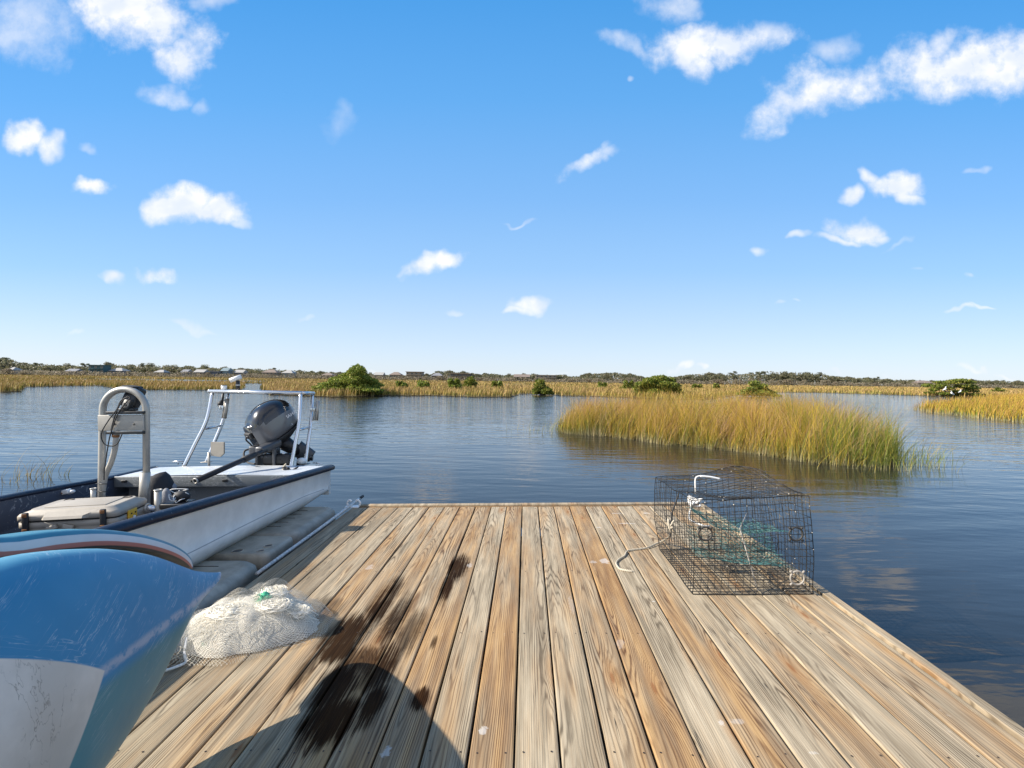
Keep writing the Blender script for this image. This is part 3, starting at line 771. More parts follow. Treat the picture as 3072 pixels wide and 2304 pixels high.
# poling platform
pt = thing('poling_platform', (-3.05, 5.3, .31), 'shiny aluminium poling platform frame standing over the outboard on the skiff', 'platform')
fl_ = dk(551.5, 1401, .315); bl_ = dk(619, 1387, .315); fr_ = dk(872.5, 1404, .315); br_ = dk(915.5, 1393, .315)
ZP = 1.10
tfl = dky(637, 1178, fl_[1]+.22); tbl = dky(686, 1179, bl_[1]+.25); tfr = dky(902, 1181, fr_[1]+.22); tbr = dky(937, 1183, br_[1]+.25)
for (b, tp, kx) in ((fl_, tfl, .07), (bl_, tbl, .05), (fr_, tfr, .03), (br_, tbr, .02)):
    dv = (tp-b); mid = b+dv*.5 + Vector((dv.x*-.0+kx*(1 if dv.x > 0.1 else .6), -.02, 0))
    pts = smooth_path([b, b+dv*.28+Vector((kx*.35, 0, 0)), b+dv*.62+Vector((kx*.75, 0, 0)), tp], 6)
    o = MB().tube(pts, .0185, 12).build('leg', 'bright_aluminium', pt)
    MB().box((b[0], b[1], b[2]+.004), (.085, .085, .008), bev=.003).build('foot_plate', 'aluminium', o)
for a, b, c, d in ((fl_, tfl, bl_, tbl), (fr_, tfr, br_, tbr)):
    kx = .05 if a is fl_ else .02
    MB().tube([a.lerp(b, .50)+Vector((kx, 0, 0)), c.lerp(d, .52)+Vector((kx*.7, 0, 0))], .013, 10).build('rung', 'bright_aluminium', pt)
TL, TR = dky(629, 1173.5, tfl[1]-.02), dky(940, 1179, tbr[1]+.02)
c1 = dky(627, 1174, tfl[1]); c2 = dky(905, 1179, tfr[1]); c3 = dky(941, 1180, tbr[1]); c4 = dky(684, 1174, tbl[1])
MB().tube([c1, c1.lerp(c2, .5)+Vector((0, -.02, 0)), c2], .0195, 12).build('front_rail', 'bright_aluminium', pt)
MB().tube([c4, c3], .0195, 12).build('back_rail', 'bright_aluminium', pt)
MB().tube([c1, c4], .0195, 12).build('side_rail', 'bright_aluminium', pt)
MB().tube([c2, c3], .0195, 12).build('side_rail', 'bright_aluminium', pt)
mb = MB(); up = Vector((0, 0, .012)); q4 = [c1, c2, c3, c4]; mb.add(q4+[p+up for p in q4], [(4,5,6,7), (3,2,1,0), (0,1,5,4), (1,2,6,5), (2,3,7,6), (3,0,4,7)], 0, False); mb.build('platform_sheet', 'aluminium', pt)
# rod holders on the platform legs
for px, y0_, y1_, dY, lab in ((951, 1202, 1261, .36, 'clamped to the right side of the platform'), (681, 1196, 1255, .40, 'hanging at the left side of the platform')):
    Y = fr_[1]+dY; a, b = dky(px+(3 if px > 900 else 2), y0_, Y), dky(px-(2 if px > 900 else 7), y1_, Y)
    rh = thing('rod_holder', tuple(b), 'slim aluminium rod holder tube ' + lab, 'rod holder', 'rod holders on the platform')
    MB().tube([a, b], .019, 12).build('tube', 'aluminium', rh)
    MB().tube([a+Vector((-.035, .01, -.01)), b+Vector((-.035, .01, .0))], .006, 8).build('rib', 'aluminium', rh)
    MB().box(a.lerp(b, .45)+Vector((-.045, .0, 0)), (.05, .04, .045), bev=.005).build('clamp', 'bright_aluminium', rh)
# small gear on and under the platform
g1 = dky(714, 1172, tbl[1]); 
pv = thing('light_mount', tuple(g1), 'black post with white cylinder on top, upright on the platform edge', 'light')
MB().tube([g1, g1+Vector((0, 0, .115))], .021, 12).build('post', 'black_plastic', pv)
MB().tube([g1+Vector((0, 0, .06)), g1+Vector((0, 0, .068))], .0235, 12).build('clamp_ring', 'white_plastic', pv)
MB().tube([g1+Vector((-.075, -.03, .115)), g1+Vector((.03, .02, .160))], .026, 14).build('barrel', 'white_plastic', pv)
g2 = dky(672, 1168, tbl[1]-.03)
cm_ = thing('stern_light', tuple(g2), 'white capped stern light passing through the platform with a black knob below', 'light')
MB().tube([g2+Vector((0, 0, -.01)), g2+Vector((0, 0, .045))], .030, 14).build('cap', 'white_plastic', cm_)
MB().tube([g2+Vector((0, 0, .045)), g2+Vector((0, 0, .052))], .032, 14).build('lens', 'black_plastic', cm_)
MB().tube([g2+Vector((-.01, 0, -.03)), g2+Vector((-.02, 0, -.12)), g2+Vector((-.035, 0, -.15))], [.012, .014, .022], 10).build('stem', 'black_plastic', cm_)
MB().sphere(g2+Vector((-.04, 0, -.165)), (.036, .034, .036)).build('knob', 'black_rubber', cm_)
# beige cutting plate behind the left leg
ql = [dky(a, b, YS+.12) for a, b in ((632, 1367), (660, 1371), (671, 1361), (671, 1327), (632, 1326))]
tp_ = thing('bait_board', tuple(ql[0]), 'small beige square plate tilted behind the left platform leg', 'board')
mb = MB(); n = len(ql); bk = Vector((.0, .022, 0)); mb.add(ql+[p+bk for p in ql], [tuple(range(n)), tuple(range(2*n-1, n-1, -1))]+[(i, (i+1) % n, (i+1) % n+n, i+n) for i in range(n)], 0, False)
mb.build('plate', 'cooler_tan', tp_); MB().tube([ql[0].lerp(ql[4], .25)+Vector((-.02, 0, 0)), ql[0].lerp(ql[4], .25)+Vector((-.02, 0, -.20))], .012, 8).build('stand', 'aluminium', tp_)
# deck cleats
def cleat_at(p, label, rz=0, s=1.):
    th = thing('deck_cleat', tuple(p), label, 'cleat', 'metal cleats on the skiff')
    R_ = Matrix.Rotation(rz, 3, 'Z')
    for k in (-1, 1): MB().tube([Vector(p)+R_@Vector((.02*k*s, 0, 0)), Vector(p)+R_@Vector((.02*k*s, 0, .03*s))], .006*s, 8).build('post', 'bright_aluminium', th)
    MB().tube([Vector(p)+R_@Vector((-.075*s, 0, .03*s)), Vector(p)+R_@Vector((0, 0, .034*s)), Vector(p)+R_@Vector((.075*s, 0, .03*s))], [.004*s, .008*s, .004*s], 8).build('horn', 'bright_aluminium', th)
cleat_at(dk(541, 1393, .31), 'small metal cleat at the left edge of the skiff deck beside the platform leg', .3)
cleat_at(dk(953, 1399, .31), 'small metal cleat at the stern right corner of the skiff deck', -.5)
# rope bundle at the foot of the right leg
rp = dk(865, 1417, .325)
rb = thing('rope_bundle', tuple(rp), 'dark knotted line bundled round the foot of the right front platform leg', 'rope')
random.seed(11)
pts = smooth_path([rp+Vector((random.uniform(-.06, .07), random.uniform(-.05, .05), random.uniform(.0, .05))) for _ in range(22)], 5)
MB().tube(pts, .0075, 6).build('coil', 'black_rubber', rb)
MB().tube(smooth_path([rp+Vector((-.02, 0, .08)), rp+Vector((-.05, 0, .04)), rp+Vector((-.02, -.03, .0)), rp+Vector((.09, -.02, -.002)), rp+Vector((.13, .0, .0))], 5), .008, 6).build('tail', 'twine', rb)

# ---------------------------------------------------------------- outboard
mo = dk(0, 0) if False else None
MC = dky(818, 1271, YS+.16)                               # middle of the cowl
out = thing('outboard_motor', tuple(MC), 'grey and black outboard motor tilted up at the skiff stern, tiller pointing forward', 'outboard motor')
f_h = Vector((-.60, -.80, 0)).normalized()
fwd = (f_h*cos(d2r(29)) + Vector((0, 0, -1))*sin(d2r(29))).normalized()
side_ = Vector((0, 0, 1)).cross(fwd).normalized(); upv = fwd.cross(side_).normalized()
side_ = side_ * 1.
def L2(x, y, z): return MC + (fwd*x + side_*y + upv*z)*.83
# the cowl: sections from back to front; each a rounded box
secs = []; xs_ = np.linspace(-1, 1, 30)
for u in xs_:
    ax = .300*u
    w = .200*(1-abs(u)**(2.6 if u < 0 else 5))**.46*(1+.05*u)
    zt = .275*(1-abs((u+.05)/1.06)**2.3)**.55 if abs((u+.05)/1.06) < 1 else 0
    zt = max(zt, .02) + .010
    if u > .5: zt = max(zt, .15)
    if u > .82: w = max(w, .13)
    zb = -.165 + .045*max(0, -u)**1.5
    if abs(u) > .97: w = max(w*.8, .06); 
    sec = []
    for q in range(32):
        a = 2*pi*q/32; ca, sa = cos(a), sin(a); ex = .62 if sa > 0 else .38
        yy = w*(abs(ca)**(.75 if sa > 0 else .4))*(1 if ca > 0 else -1)
        hz = (zt if sa > 0 else zb)*abs(sa)**ex
        sec.append(L2(ax, yy*(1-.10*max(0, -sa)), hz*(1 if sa > 0 else 1)))
    secs.append(sec)
def cowl_mf(i, k):
    u = xs_[i]; a = 2*pi*(k+.5)/32; s = sin(a)
    return 0 if s > .10 + .50*max(0, u-.1)**1.0 + .35*max(0, -u-.2) + (.10 if u > .70 else 0) else 1
MBc = MB().loft(secs, mf=cowl_mf)
# two parts: dark top shell and silver lower shell
def split(mb, idx):
    r = MB(); r.v = mb.v[:]; r.f = [f for f, m_ in zip(mb.f, mb.m) if m_ == idx]; r.m = [0]*len(r.f); r.sm = [True]*len(r.f)
    used = sorted({i for f in r.f for i in f}); mp = {o_: n_ for n_, o_ in enumerate(used)}; r.v = [r.v[i] for i in used]; r.f = [tuple(mp[i] for i in f) for f in r.f]; return r
cap0 = split(MBc, 0).build('cowl_top', 'engine_dark', out); cap1 = split(MBc, 1).build('cowl_side', 'engine_silver', out)
# seal line round the bottom, lower pan
def rimpts(sx, sy, z): return [L2(.315*sx*(abs(cos(a))**.75)*(1 if cos(a) > 0 else -1), sy*(abs(sin(a))**.75)*(1 if sin(a) > 0 else -1), z + .03*max(0, -cos(a))) for a in [2*pi*q/32 for q in range(32)]]
MB().tube(rimpts(.97, .178, -.158), .011, 6, closed=True).build('seal', 'black_rubber', out)
mb = MB(); mb.loft([rimpts(.93, .168, -.16), rimpts(.80, .15, -.20), rimpts(.55, .11, -.245), rimpts(.3, .07, -.28)]); mb.build('lower_pan', 'black_plastic', out)
# raised grey ribs on the cowl top and vents
for s_ in (-1, 1):
    MB().tube(smooth_path([L2(-.12, .062*s_, .214), L2(-.20, .085*s_, .190), L2(-.265, .095*s_, .135)], 6), .006, 6).build('cowl_rib', 'engine_grey', out)
MB().box(L2(-.235, -.0, .17), (.06, .05, .03), rot=Matrix((fwd, side_, upv)).transposed(), bev=.008).build('air_vent', 'black_rubber', out)
# maker's lettering in plain strokes and the emblem on the side facing the dock
def stroke(p, q, w_=.004): MBs.tube([L2(*p), L2(*q)], w_, 4)
MBs = MB()
txt_c = bpy.data.curves.new('lettering', 'FONT'); txt_c.body = 'YAMAHA'; txt_c.size = .062; txt_c.extrude = .0012; txt_c.align_x = 'CENTER'; txt_c.align_y = 'CENTER'
def text_part(body, size, p, xd, nrm, name, m_, parent):
    c = bpy.data.curves.new(name, 'FONT'); c.body = body; c.size = size; c.extrude = .0012; c.align_x = 'CENTER'; c.align_y = 'CENTER'
    t_ = bpy.data.objects.new('tmp', c); COL.objects.link(t_)
    dg = bpy.context.evaluated_depsgraph_get(); dg.update(); me = bpy.data.meshes.new_from_object(t_.evaluated_get(dg))
    bpy.data.objects.remove(t_); xd = Vector(xd).normalized(); nrm = Vector(nrm).normalized(); yd = nrm.cross(xd).normalized()
    off = Vector(parent['_loc'])
    for v in me.vertices: v.co = Vector(p) + xd*v.co.x + yd*v.co.y + nrm*v.co.z - off
    me.materials.append(MATS[m_]); o = bpy.data.objects.new(name, me); COL.objects.link(o); o.parent = parent; return o
bpy.data.curves.remove(txt_c)
sgn = 1 if L2(0, 1, 0)[0] > L2(0, -1, 0)[0] else -1             # the side facing the dock and the camera
text_part('YAMAHA', .050, L2(-.13, .186*sgn, .028), -fwd, side_*sgn, 'lettering', 'decal_white', out)
MB().ring(L2(.025, .190*sgn, .026), side_, .019, .0028, 20, m=5).build('emblem', 'decal_white', out)
text_part('FOUR STROKE', .026, L2(-.04, .181*sgn, -.085), -fwd, side_*sgn, 'lettering', 'decal_white', out)
# front: starter grip in a dark recess
MB().box(L2(.316, 0, .03), (.03, .12, .065), rot=Matrix((fwd, side_, upv)).transposed(), bev=.008).build('recess', 'black_rubber', out)
MB().tube(smooth_path([L2(.335, -.02, .03), L2(.36, -.02, .0), L2(.35, .0, -.07), L2(.34, .0, -.13), L2(.31, .03, -.16)], 5), .008, 8).build('pull_cord', 'black_rubber', out)
MB().tube([L2(.335, -.045, .03), L2(.335, .03, .03)], .010, 8).build('starter_grip', 'black_plastic', out)
# mount, bracket and steering arm
piv = Vector((MC[0]+.02, YS+.03, .42))
mb = MB(); mb.tube([L2(.02, 0, -.24), L2(-.05, 0, -.40), L2(-.10, 0, -.50)], [.085, .07, .06], 12); mb.build('swivel_case', 'black_plastic', out)
for s_ in (-1, 1):
    mb = MB(); mb.box((MC[0]+.09*s_, YS+.05, .38), (.028, .12, .26), bev=.008); mb.build('clamp_bracket', 'engine_grey', out)
MB().tube([(MC[0]-.11, YS+.05, .48), (MC[0]+.11, YS+.05, .48)], .022, 10).build('tilt_tube', 'black_plastic', out)
root = dky(797, 1350, 4.82); tipp = dky(586, 1443, 3.98)
mb = MB(); A = dky(815, 1330, 4.98); dirT = (tipp-root).normalized()
mb.box(root.lerp(A, .5), (.09, .30, .075), rot=dirT.to_track_quat('Y', 'Z').to_matrix(), bev=.02); ta = mb.build('tiller_arm', 'engine_grey', out)
MB().tube([root, root.lerp(tipp, .20)], [.026, .022], 12).build('tiller_sleeve', 'black_plastic', out)
MB().tube([root.lerp(tipp, .18), root.lerp(tipp, .36)], .030, 14).build('grip', 'black_rubber', out)
MB().tube([root.lerp(tipp, .34), tipp], .0235, 14).build('extension_tube', 'black_fabric', out)
MB().ring(tipp, dirT, .020, .006, 16).build('tube_end', 'aluminium', out)
MB().tube(smooth_path([L2(.29, -.10, -.18), dky(735, 1352, 5.030), dky(733, 1375, 4.980), dky(745, 1388, 4.930), dky(765, 1392, 4.830)], 6), .010, 8).build('cable', 'black_rubber', out)
for k in range(3):
    MB().tube(smooth_path([L2(.24-.05*k, -.06+.05*k, -.20), L2(.24-.05*k, -.06+.05*k, -.30), dky(770+14*k, 1372, 4.980)], 5), .013, 8).build('hose', 'engine_grey', out)
MB().box(dky(765, 1350, 4.980), (.10, .08, .09), bev=.02).build('shift_housing', 'engine_grey', out)
MB().box(dky(835, 1378, 5.030), (.30, .10, .12), bev=.03).build('transom_pad', 'black_plastic', out)
# lower unit raised behind, propeller
lu0 = L2(-.10, 0, -.45); 
lo_dir = (-upv*.72 + -fwd*.62).normalized(); lu1 = Vector((MC[0]+.30, YS+.42, .36))
secs = []
for q in range(9):
    t_ = q/8; c_ = lu0.lerp(lu1, t_); w_, l_ = .055-.02*t_, .095-.03*t_
    tn = (lu1-lu0).normalized(); a1 = tn.cross(Vector((0, 0, 1))).normalized(); a2 = tn.cross(a1).normalized()
    secs.append([c_+a1*w_*cos(2*pi*k/14)+a2*l_*sin(2*pi*k/14) for k in range(14)])
MB().loft(secs).build('midsection', 'engine_grey', out)
pc = dky(893, 1372, YS+.40)
MB().tube([lu1, pc], [.045, .03], 12).build('gearcase', 'engine_dark', out)
for k in range(3):
    a = 2*pi*k/3+.5; q0 = pc+Vector((.01, .05, 0)); r1, r2 = .02, .105
    bl = [q0+Vector((cos(a+da)*rr, tw, sin(a+da)*rr)) for rr, da, tw in ((r1, -.3, -.01), (.06, -.55, -.03), (r2, -.35, -.03), (r2+.005, 0, 0), (r2, .35, .03), (.06, .5, .03), (r1, .3, .01))]
    mb = MB(); mb.add(bl+[p+Vector((0, .008, 0)) for p in bl], [tuple(range(7)), tuple(range(13, 6, -1))]+[(i, (i+1) % 7, (i+1) % 7+7, i+7) for i in range(7)]); mb.build('propeller_blade', 'engine_dark', out)
w0 = [dky(830, 1388, 4.990), dky(858, 1391, 4.990), dky(861, 1378, 4.990), dky(850, 1355, 5.010)]
mb = MB(); mb.add(w0+[p+Vector((0, .02, 0)) for p in w0], [(0,1,2,3), (7,6,5,4), (0,4,5,1), (1,5,6,2), (2,6,7,3), (3,7,4,0)], 0, False); mb.build('warning_plate', 'decal_white', out)
for k, (px, py) in enumerate(((841, 1378), (847, 1383), (853, 1377), (848, 1371))):
    q = dky(px, py, 4.982); MB().box(q, (.014, .004, .007), rot=Matrix.Rotation(.5, 3, 'Y')).build('plate_print', 'black_plastic', out)
MB().sphere(dky(905, 1383, 5.130), (.05, .05, .035)).build('anode', 'white_plastic', out)
# ---------------------------------------------------------------- grab bar console standing in the boat
YT = 3.62
tbar = thing('grab_bar', tuple(dky(373, 1520, YT)), 'tall arched aluminium grab bar with electronics plate, standing in the skiff behind the cooler', 'grab bar')
l0, l1 = dky(303, 1490, YT), dky(305, 1232, YT); r1_, r0 = dky(442, 1232, YT+.02), dky(438, 1515, YT+.02)
l0 = Vector((l0[0], YT, .05)); 
cx = (l1+r1_)/2; R_ = (r1_[0]-l1[0])/2; ztop = dky(373, 1168, YT)[2]
arc = [Vector((cx[0]-R_*cos(a), YT+.01, l1[2]+(ztop-l1[2])*sin(a))) for a in [pi*q/20 for q in range(21)]]
MB().tube([l0, l0.lerp(l1, .5)]+arc+[Vector((r0[0], YT+.02, .05))], .0235, 16).build('arch_tube', 'aluminium', tbar)
MB().tube([dky(436, 1417, YT+.01), dky(430, 1512, YT+.01)], [.034, .033], 14).build('sleeve', 'painted_plate', tbar)
pl_c = dky(372, 1268, YT-.0)
mb = MB(); mb.box((pl_c[0], YT-.026, (dky(372, 1245, YT)[2]+dky(372, 1290, YT)[2])/2), (dky(434, 1268, YT)[0]-dky(297, 1268, YT)[0], .010, dky(372, 1244, YT)[2]-dky(372, 1291, YT)[2]), bev=.003); o = mb.build('mounting_plate', 'painted_plate', tbar)
for px in (343, 400):
    q = dky(px, 1270, YT-.034); MB().tube([q, q+Vector((.010, -.006, -.012))], .004, 6).build('bolt', 'black_plastic', o)
for yy in (1238, 1298):
    q1, q2 = dky(321, yy, YT-.03), dky(432, yy, YT-.03); MB().box((q1+q2)/2, ((q2-q1)[0], .030, .020), bev=.003).build('cross_rail', 'black_plastic', tbar)
# electronics head hanging inside the arch
hd = dky(398, 1205, YT+.03)
ep = thing('fish_finder', tuple(hd), 'black display unit seen from behind, clamped inside the arch of the grab bar', 'electronics')
rt = Matrix.Rotation(-.35, 3, 'X') @ Matrix.Rotation(.2, 3, 'Y')
MB().box(dky(400, 1192, YT+.06), (.12, .075, .16), rot=rt, bev=.02).build('housing', 'black_plastic', ep)
MB().box(dky(397, 1163, YT+.055), (.095, .10, .028), rot=Matrix.Rotation(.12, 3, 'Y'), bev=.006).build('sun_hood', 'black_fabric', ep)
MB().box(dky(385, 1215, YT+.0), (.06, .05, .075), rot=rt, bev=.008).build('bracket', 'black_plastic', ep)
MB().box(dky(385, 1229, YT+.0), (.12, .05, .022), bev=.006).build('foot', 'black_plastic', ep)
mb = MB(); mb.ring(dky(378, 1213, YT-.03), (0, 1, .2), .016, .004, 12); mb.build('knob_ring', 'aluminium', ep)
for pts in ([(390, 1190), (365, 1200), (349, 1230), (325, 1262), (304, 1300), (310, 1328), (330, 1338), (352, 1331), (366, 1302)],
            [(392, 1192), (372, 1215), (352, 1245), (332, 1300), (322, 1350), (313, 1412), (312, 1440)],
            [(384, 1188), (362, 1210), (344, 1250), (333, 1290)]):
    MB().tube(smooth_path([dky(a, b, YT-.045) for a, b in pts], 6), .0045, 6).build('cable', 'black_rubber', ep)
hose = thing('wiring_conduit', tuple(dky(320, 1470, YT)), 'grey ribbed conduit curving from the plate down beside the left tube of the grab bar', 'conduit')
MB().tube(smooth_path([dky(352, 1282, YT-.02), dky(348, 1305, YT-.02), dky(346, 1340, YT-.02), dky(334, 1385, YT-.01), dky(317, 1425, YT), dky(309, 1465, YT), dky(306, 1500, YT)], 6), .019, 12).build('hose', 'painted_plate', hose)
MB().tube([dky(348, 1304, YT-.02), dky(347, 1311, YT-.02)], .024, 12).build('hose_clamp', 'rust', hose)
for py in (1452, 1475): MB().tube([dky(288, py-1, YT-.03), dky(324, py, YT-.03)], .0035, 6).build('cable_tie', 'black_plastic', hose)
for a, b, lab, w_ in (((474, 1470), (474, 1545), 'tall square aluminium rod holder beside the right tube of the grab bar', .014), ((280, 1466), (280, 1482), 'short metal rod holder left of the grab bar behind the cooler', .010)):
    rh = thing('rod_holder', tuple(dky(*b, YT-.05)), lab, 'rod holder')
    q1, q2 = dky(*a, YT-.08), dky(*b, YT-.08)
    MB().tube([q1, Vector((q2[0], q2[1], max(.08, q2[2]-.10)))], w_*1.7, 10).build('tube', 'aluminium', rh)
    MB().ring(q1, (0, 0, 1), w_*1.7, .005, 12, m=6).build('rim', 'aluminium', rh)
q = dky(442, 1523, YT-.10)
ft = thing('pipe_fitting', tuple(q), 'cluster of shiny metal pipe fittings at the base of the grab bar beside the cooler', 'fitting')
MB().tube([q+Vector((-.05, 0, 0)), q+Vector((.06, 0, -.005))], .022, 10).build('elbow', 'bright_aluminium', ft); MB().ring(q, (1, 0, 0), .026, .008, 12).build('collar', 'aluminium', ft); MB().tube([q+Vector((-.03, 0, .04)), q+Vector((-.02, 0, -.04))], .018, 10).build('tee', 'aluminium', ft)
# bag slumped between the bar and the deck
bg_ = thing('storage_bag', tuple(dky(490, 1500, YT+.25)), 'black and grey fabric bag slumped against the rear deck right of the grab bar', 'bag')
def lump(c, r, seed, amp=.22, n=20):
    random.seed(seed); vs = []; mb = MB(); mb.sphere(c, r, n, n//2)
    mb.v = [tuple(Vector(c)+(Vector(v)-Vector(c))*(1+amp*mnoise.noise(Vector(v)*9+Vector((seed, 0, 0))))) for v in mb.v]; return mb
lump(dky(482, 1490, YT+.30), (.11, .12, .20), 3).build('bag_body', 'black_fabric', bg_)
lump(dky(500, 1462, YT+.33), (.075, .07, .045), 5, .4).build('flap', 'grey_fabric', bg_)
lump(dky(497, 1515, YT+.2), (.05, .05, .15), 8, .3).build('pocket', 'grey_fabric', bg_)
q = dky(535, 1512, 3.6)
bx = thing('battery_tray', tuple(q), 'small black tray with a tangle of line against the skiff side behind the bag', 'tray')
MB().box(q, (.17, .16, .035), bev=.006).build('tray', 'black_plastic', bx)
random.seed(5); MB().tube(smooth_path([q+Vector((random.uniform(-.06, .06), random.uniform(-.06, .06), random.uniform(.02, .11))) for _ in range(20)], 5), .0035, 5).build('line_tangle', 'white_rope', bx)
lump(q+Vector((.02, .02, .05)), (.06, .05, .05), 9, .4).build('clamp_lump', 'black_rubber', bx)
q = dky(185, 1478, 3.75)
oc_ = thing('oar_lock', tuple(q), 'white plastic bracket on the far gunwale of the skiff left of the grab bar', 'bracket')
MB().box(q, (.13, .04, .035), rot=Matrix.Rotation(-.2, 3, 'Y'), bev=.006).build('arm', 'white_plastic', oc_)
MB().box(q+Vector((-.045, 0, -.03)), (.045, .04, .09), bev=.006).build('post', 'white_plastic', oc_); MB().tube([q+Vector((.06, 0, 0)), q+Vector((.10, 0, .012))], [.018, .011], 8).build('hook', 'white_plastic', oc_)
for dx in (-.03, .02): MB().sphere(q+Vector((dx, -.022, .0)), (.006, .004, .006), 8, 6).build('bolt', 'rust', oc_)

# cooler
CB = 3.50
bl, br = dky(206, 1488, CB), dky(421, 1488, CB); zt = (bl[2]+br[2])/2; CF = None
fl, fr = dk(82, 1528, zt-.01), dk(318, 1540, zt-.01)
xl_, xr_, yf_, yb_ = (bl[0]+fl[0])/2, (br[0]+fr[0])/2, (fl[1]+fr[1])/2, CB
print('cooler', xl_, xr_, yf_, yb_, zt)
cw, cd = xr_-xl_, yb_-yf_; ccx, ccy = (xl_+xr_)/2, (yf_+yb_)/2
shr = (bl[0]+br[0])/2-(fl[0]+fr[0])/2
rot = -atan2(shr, cd)
cool = thing('cooler', (ccx, ccy, .05), 'closed tan hard cooler with black rubber latches and a yellow tag, in the skiff', 'cooler')
RZ = Matrix.Rotation(rot, 3, 'Z')
def cp(x, y, z): return Vector((ccx, ccy, 0)) + RZ@Vector((x, y, 0)) + Vector((0, 0, z))
def rsec(w, d, z, r, n=6):
    s = []
    for sx, sy, a0 in ((1, 1, 0), (-1, 1, 90), (-1, -1, 180), (1, -1, 270)):
        for q in range(n): a = d2r(a0+q*90/(n-1)); s.append(cp(sx*(w/2-r)+r*cos(a), sy*(d/2-r)+r*sin(a), z))
    return s
zs = zt-.068
MB().loft([rsec(cw*.90, cd*.88, .05, .04), rsec(cw*.97, cd*.96, zs-.05, .045), rsec(cw*.97, cd*.96, zs-.045, .045), rsec(cw, cd, zs-.04, .045), rsec(cw, cd, zs-.006, .045)]).build('body', 'cooler_tan', cool)
MB().loft([rsec(cw*.97, cd*.96, zs-.012, .045), rsec(cw*.97, cd*.96, zs+.010, .045)]).build('gasket', 'cooler_seam', cool)
MB().loft([rsec(cw*1.02, cd*1.02, zs+.006, .045), rsec(cw*1.02, cd*1.02, zs+.034, .045), rsec(cw*.99, cd*.99, zs+.046, .045), rsec(cw*.86, cd*.83, zt-.008, .05), rsec(cw*.84, cd*.81, zt, .05)]).build('lid', 'cooler_tan', cool)
MB().box(cp(.0, -.01, zt+.002), (cw*.62, cd*.52, .005), rot=RZ, bev=.002).build('lid_panel', 'cooler_tan', cool)
for sx in (-.30, .33): MB().ring(cp(cw*sx, cd*.30, zt+.001), (0, 0, 1), .026, .004, 20, m=6).build('cup_recess', 'cooler_seam', cool)
for sx in (-.385, .375):
    y_ = -cd/2-.012
    o = MB().box(cp(cw*sx, y_, zs), (.034, .018, .125), rot=RZ, bev=.006).build('latch', 'black_rubber', cool)
    for zz in (.045, -.05): MB().box(cp(cw*sx, y_-.010, zs+zz), (.028, .006, .020), rot=RZ, bev=.002).build('latch_pin', 'rust', o)
    MB().box(cp(cw*sx, y_-.002, zs-.085), (.085, .012, .030), rot=RZ, bev=.004).build('latch_keeper', 'cooler_tan', cool)
MB().loft([[cp(x, y, z) for x, y, z in s] for s in ([(-cw*.24, -cd/2-.005, zs+.012), (cw*.22, -cd/2-.005, zs+.012), (cw*.18, -cd/2-.03, zs+.014), (-cw*.20, -cd/2-.03, zs+.014)], [(-cw*.22, -cd/2+.01, zs+.052), (cw*.30, -cd/2+.02, zs+.056), (cw*.18, -cd/2-.02, zs+.03), (-cw*.20, -cd/2-.02, zs+.03)])], smooth=False).build('lid_lip', 'cooler_tan', cool)
for sx in (-.13, .03): MB().box(cp(cw*sx, -cd/2-.012, zs-.04), (.06, .022, .03), rot=RZ@Matrix.Rotation(.3*(-1 if sx < 0 else 1), 3, 'Y'), bev=.006).build('grip_moulding', 'cooler_tan', cool)
yc_ = cp(cw/2+.008, -cd*.08, zs-.015)
o = MB().box(yc_, (.012, .10, .060), rot=RZ, bev=.005).build('yellow_tag', 'yellow', cool)
for dy in (-.022, .022): MB().sphere(cp(cw/2+.016, -cd*.08+dy, zs-.010), (.003, .006, .006), 8, 6).build('tag_hole', 'black_rubber', o)
MB().tube([cp(cw/2+.02, -cd*.08, zs-.03), cp(cw/2+.03, -cd*.16, zs-.10)], .009, 8).build('rope_handle', 'white_rope', cool)

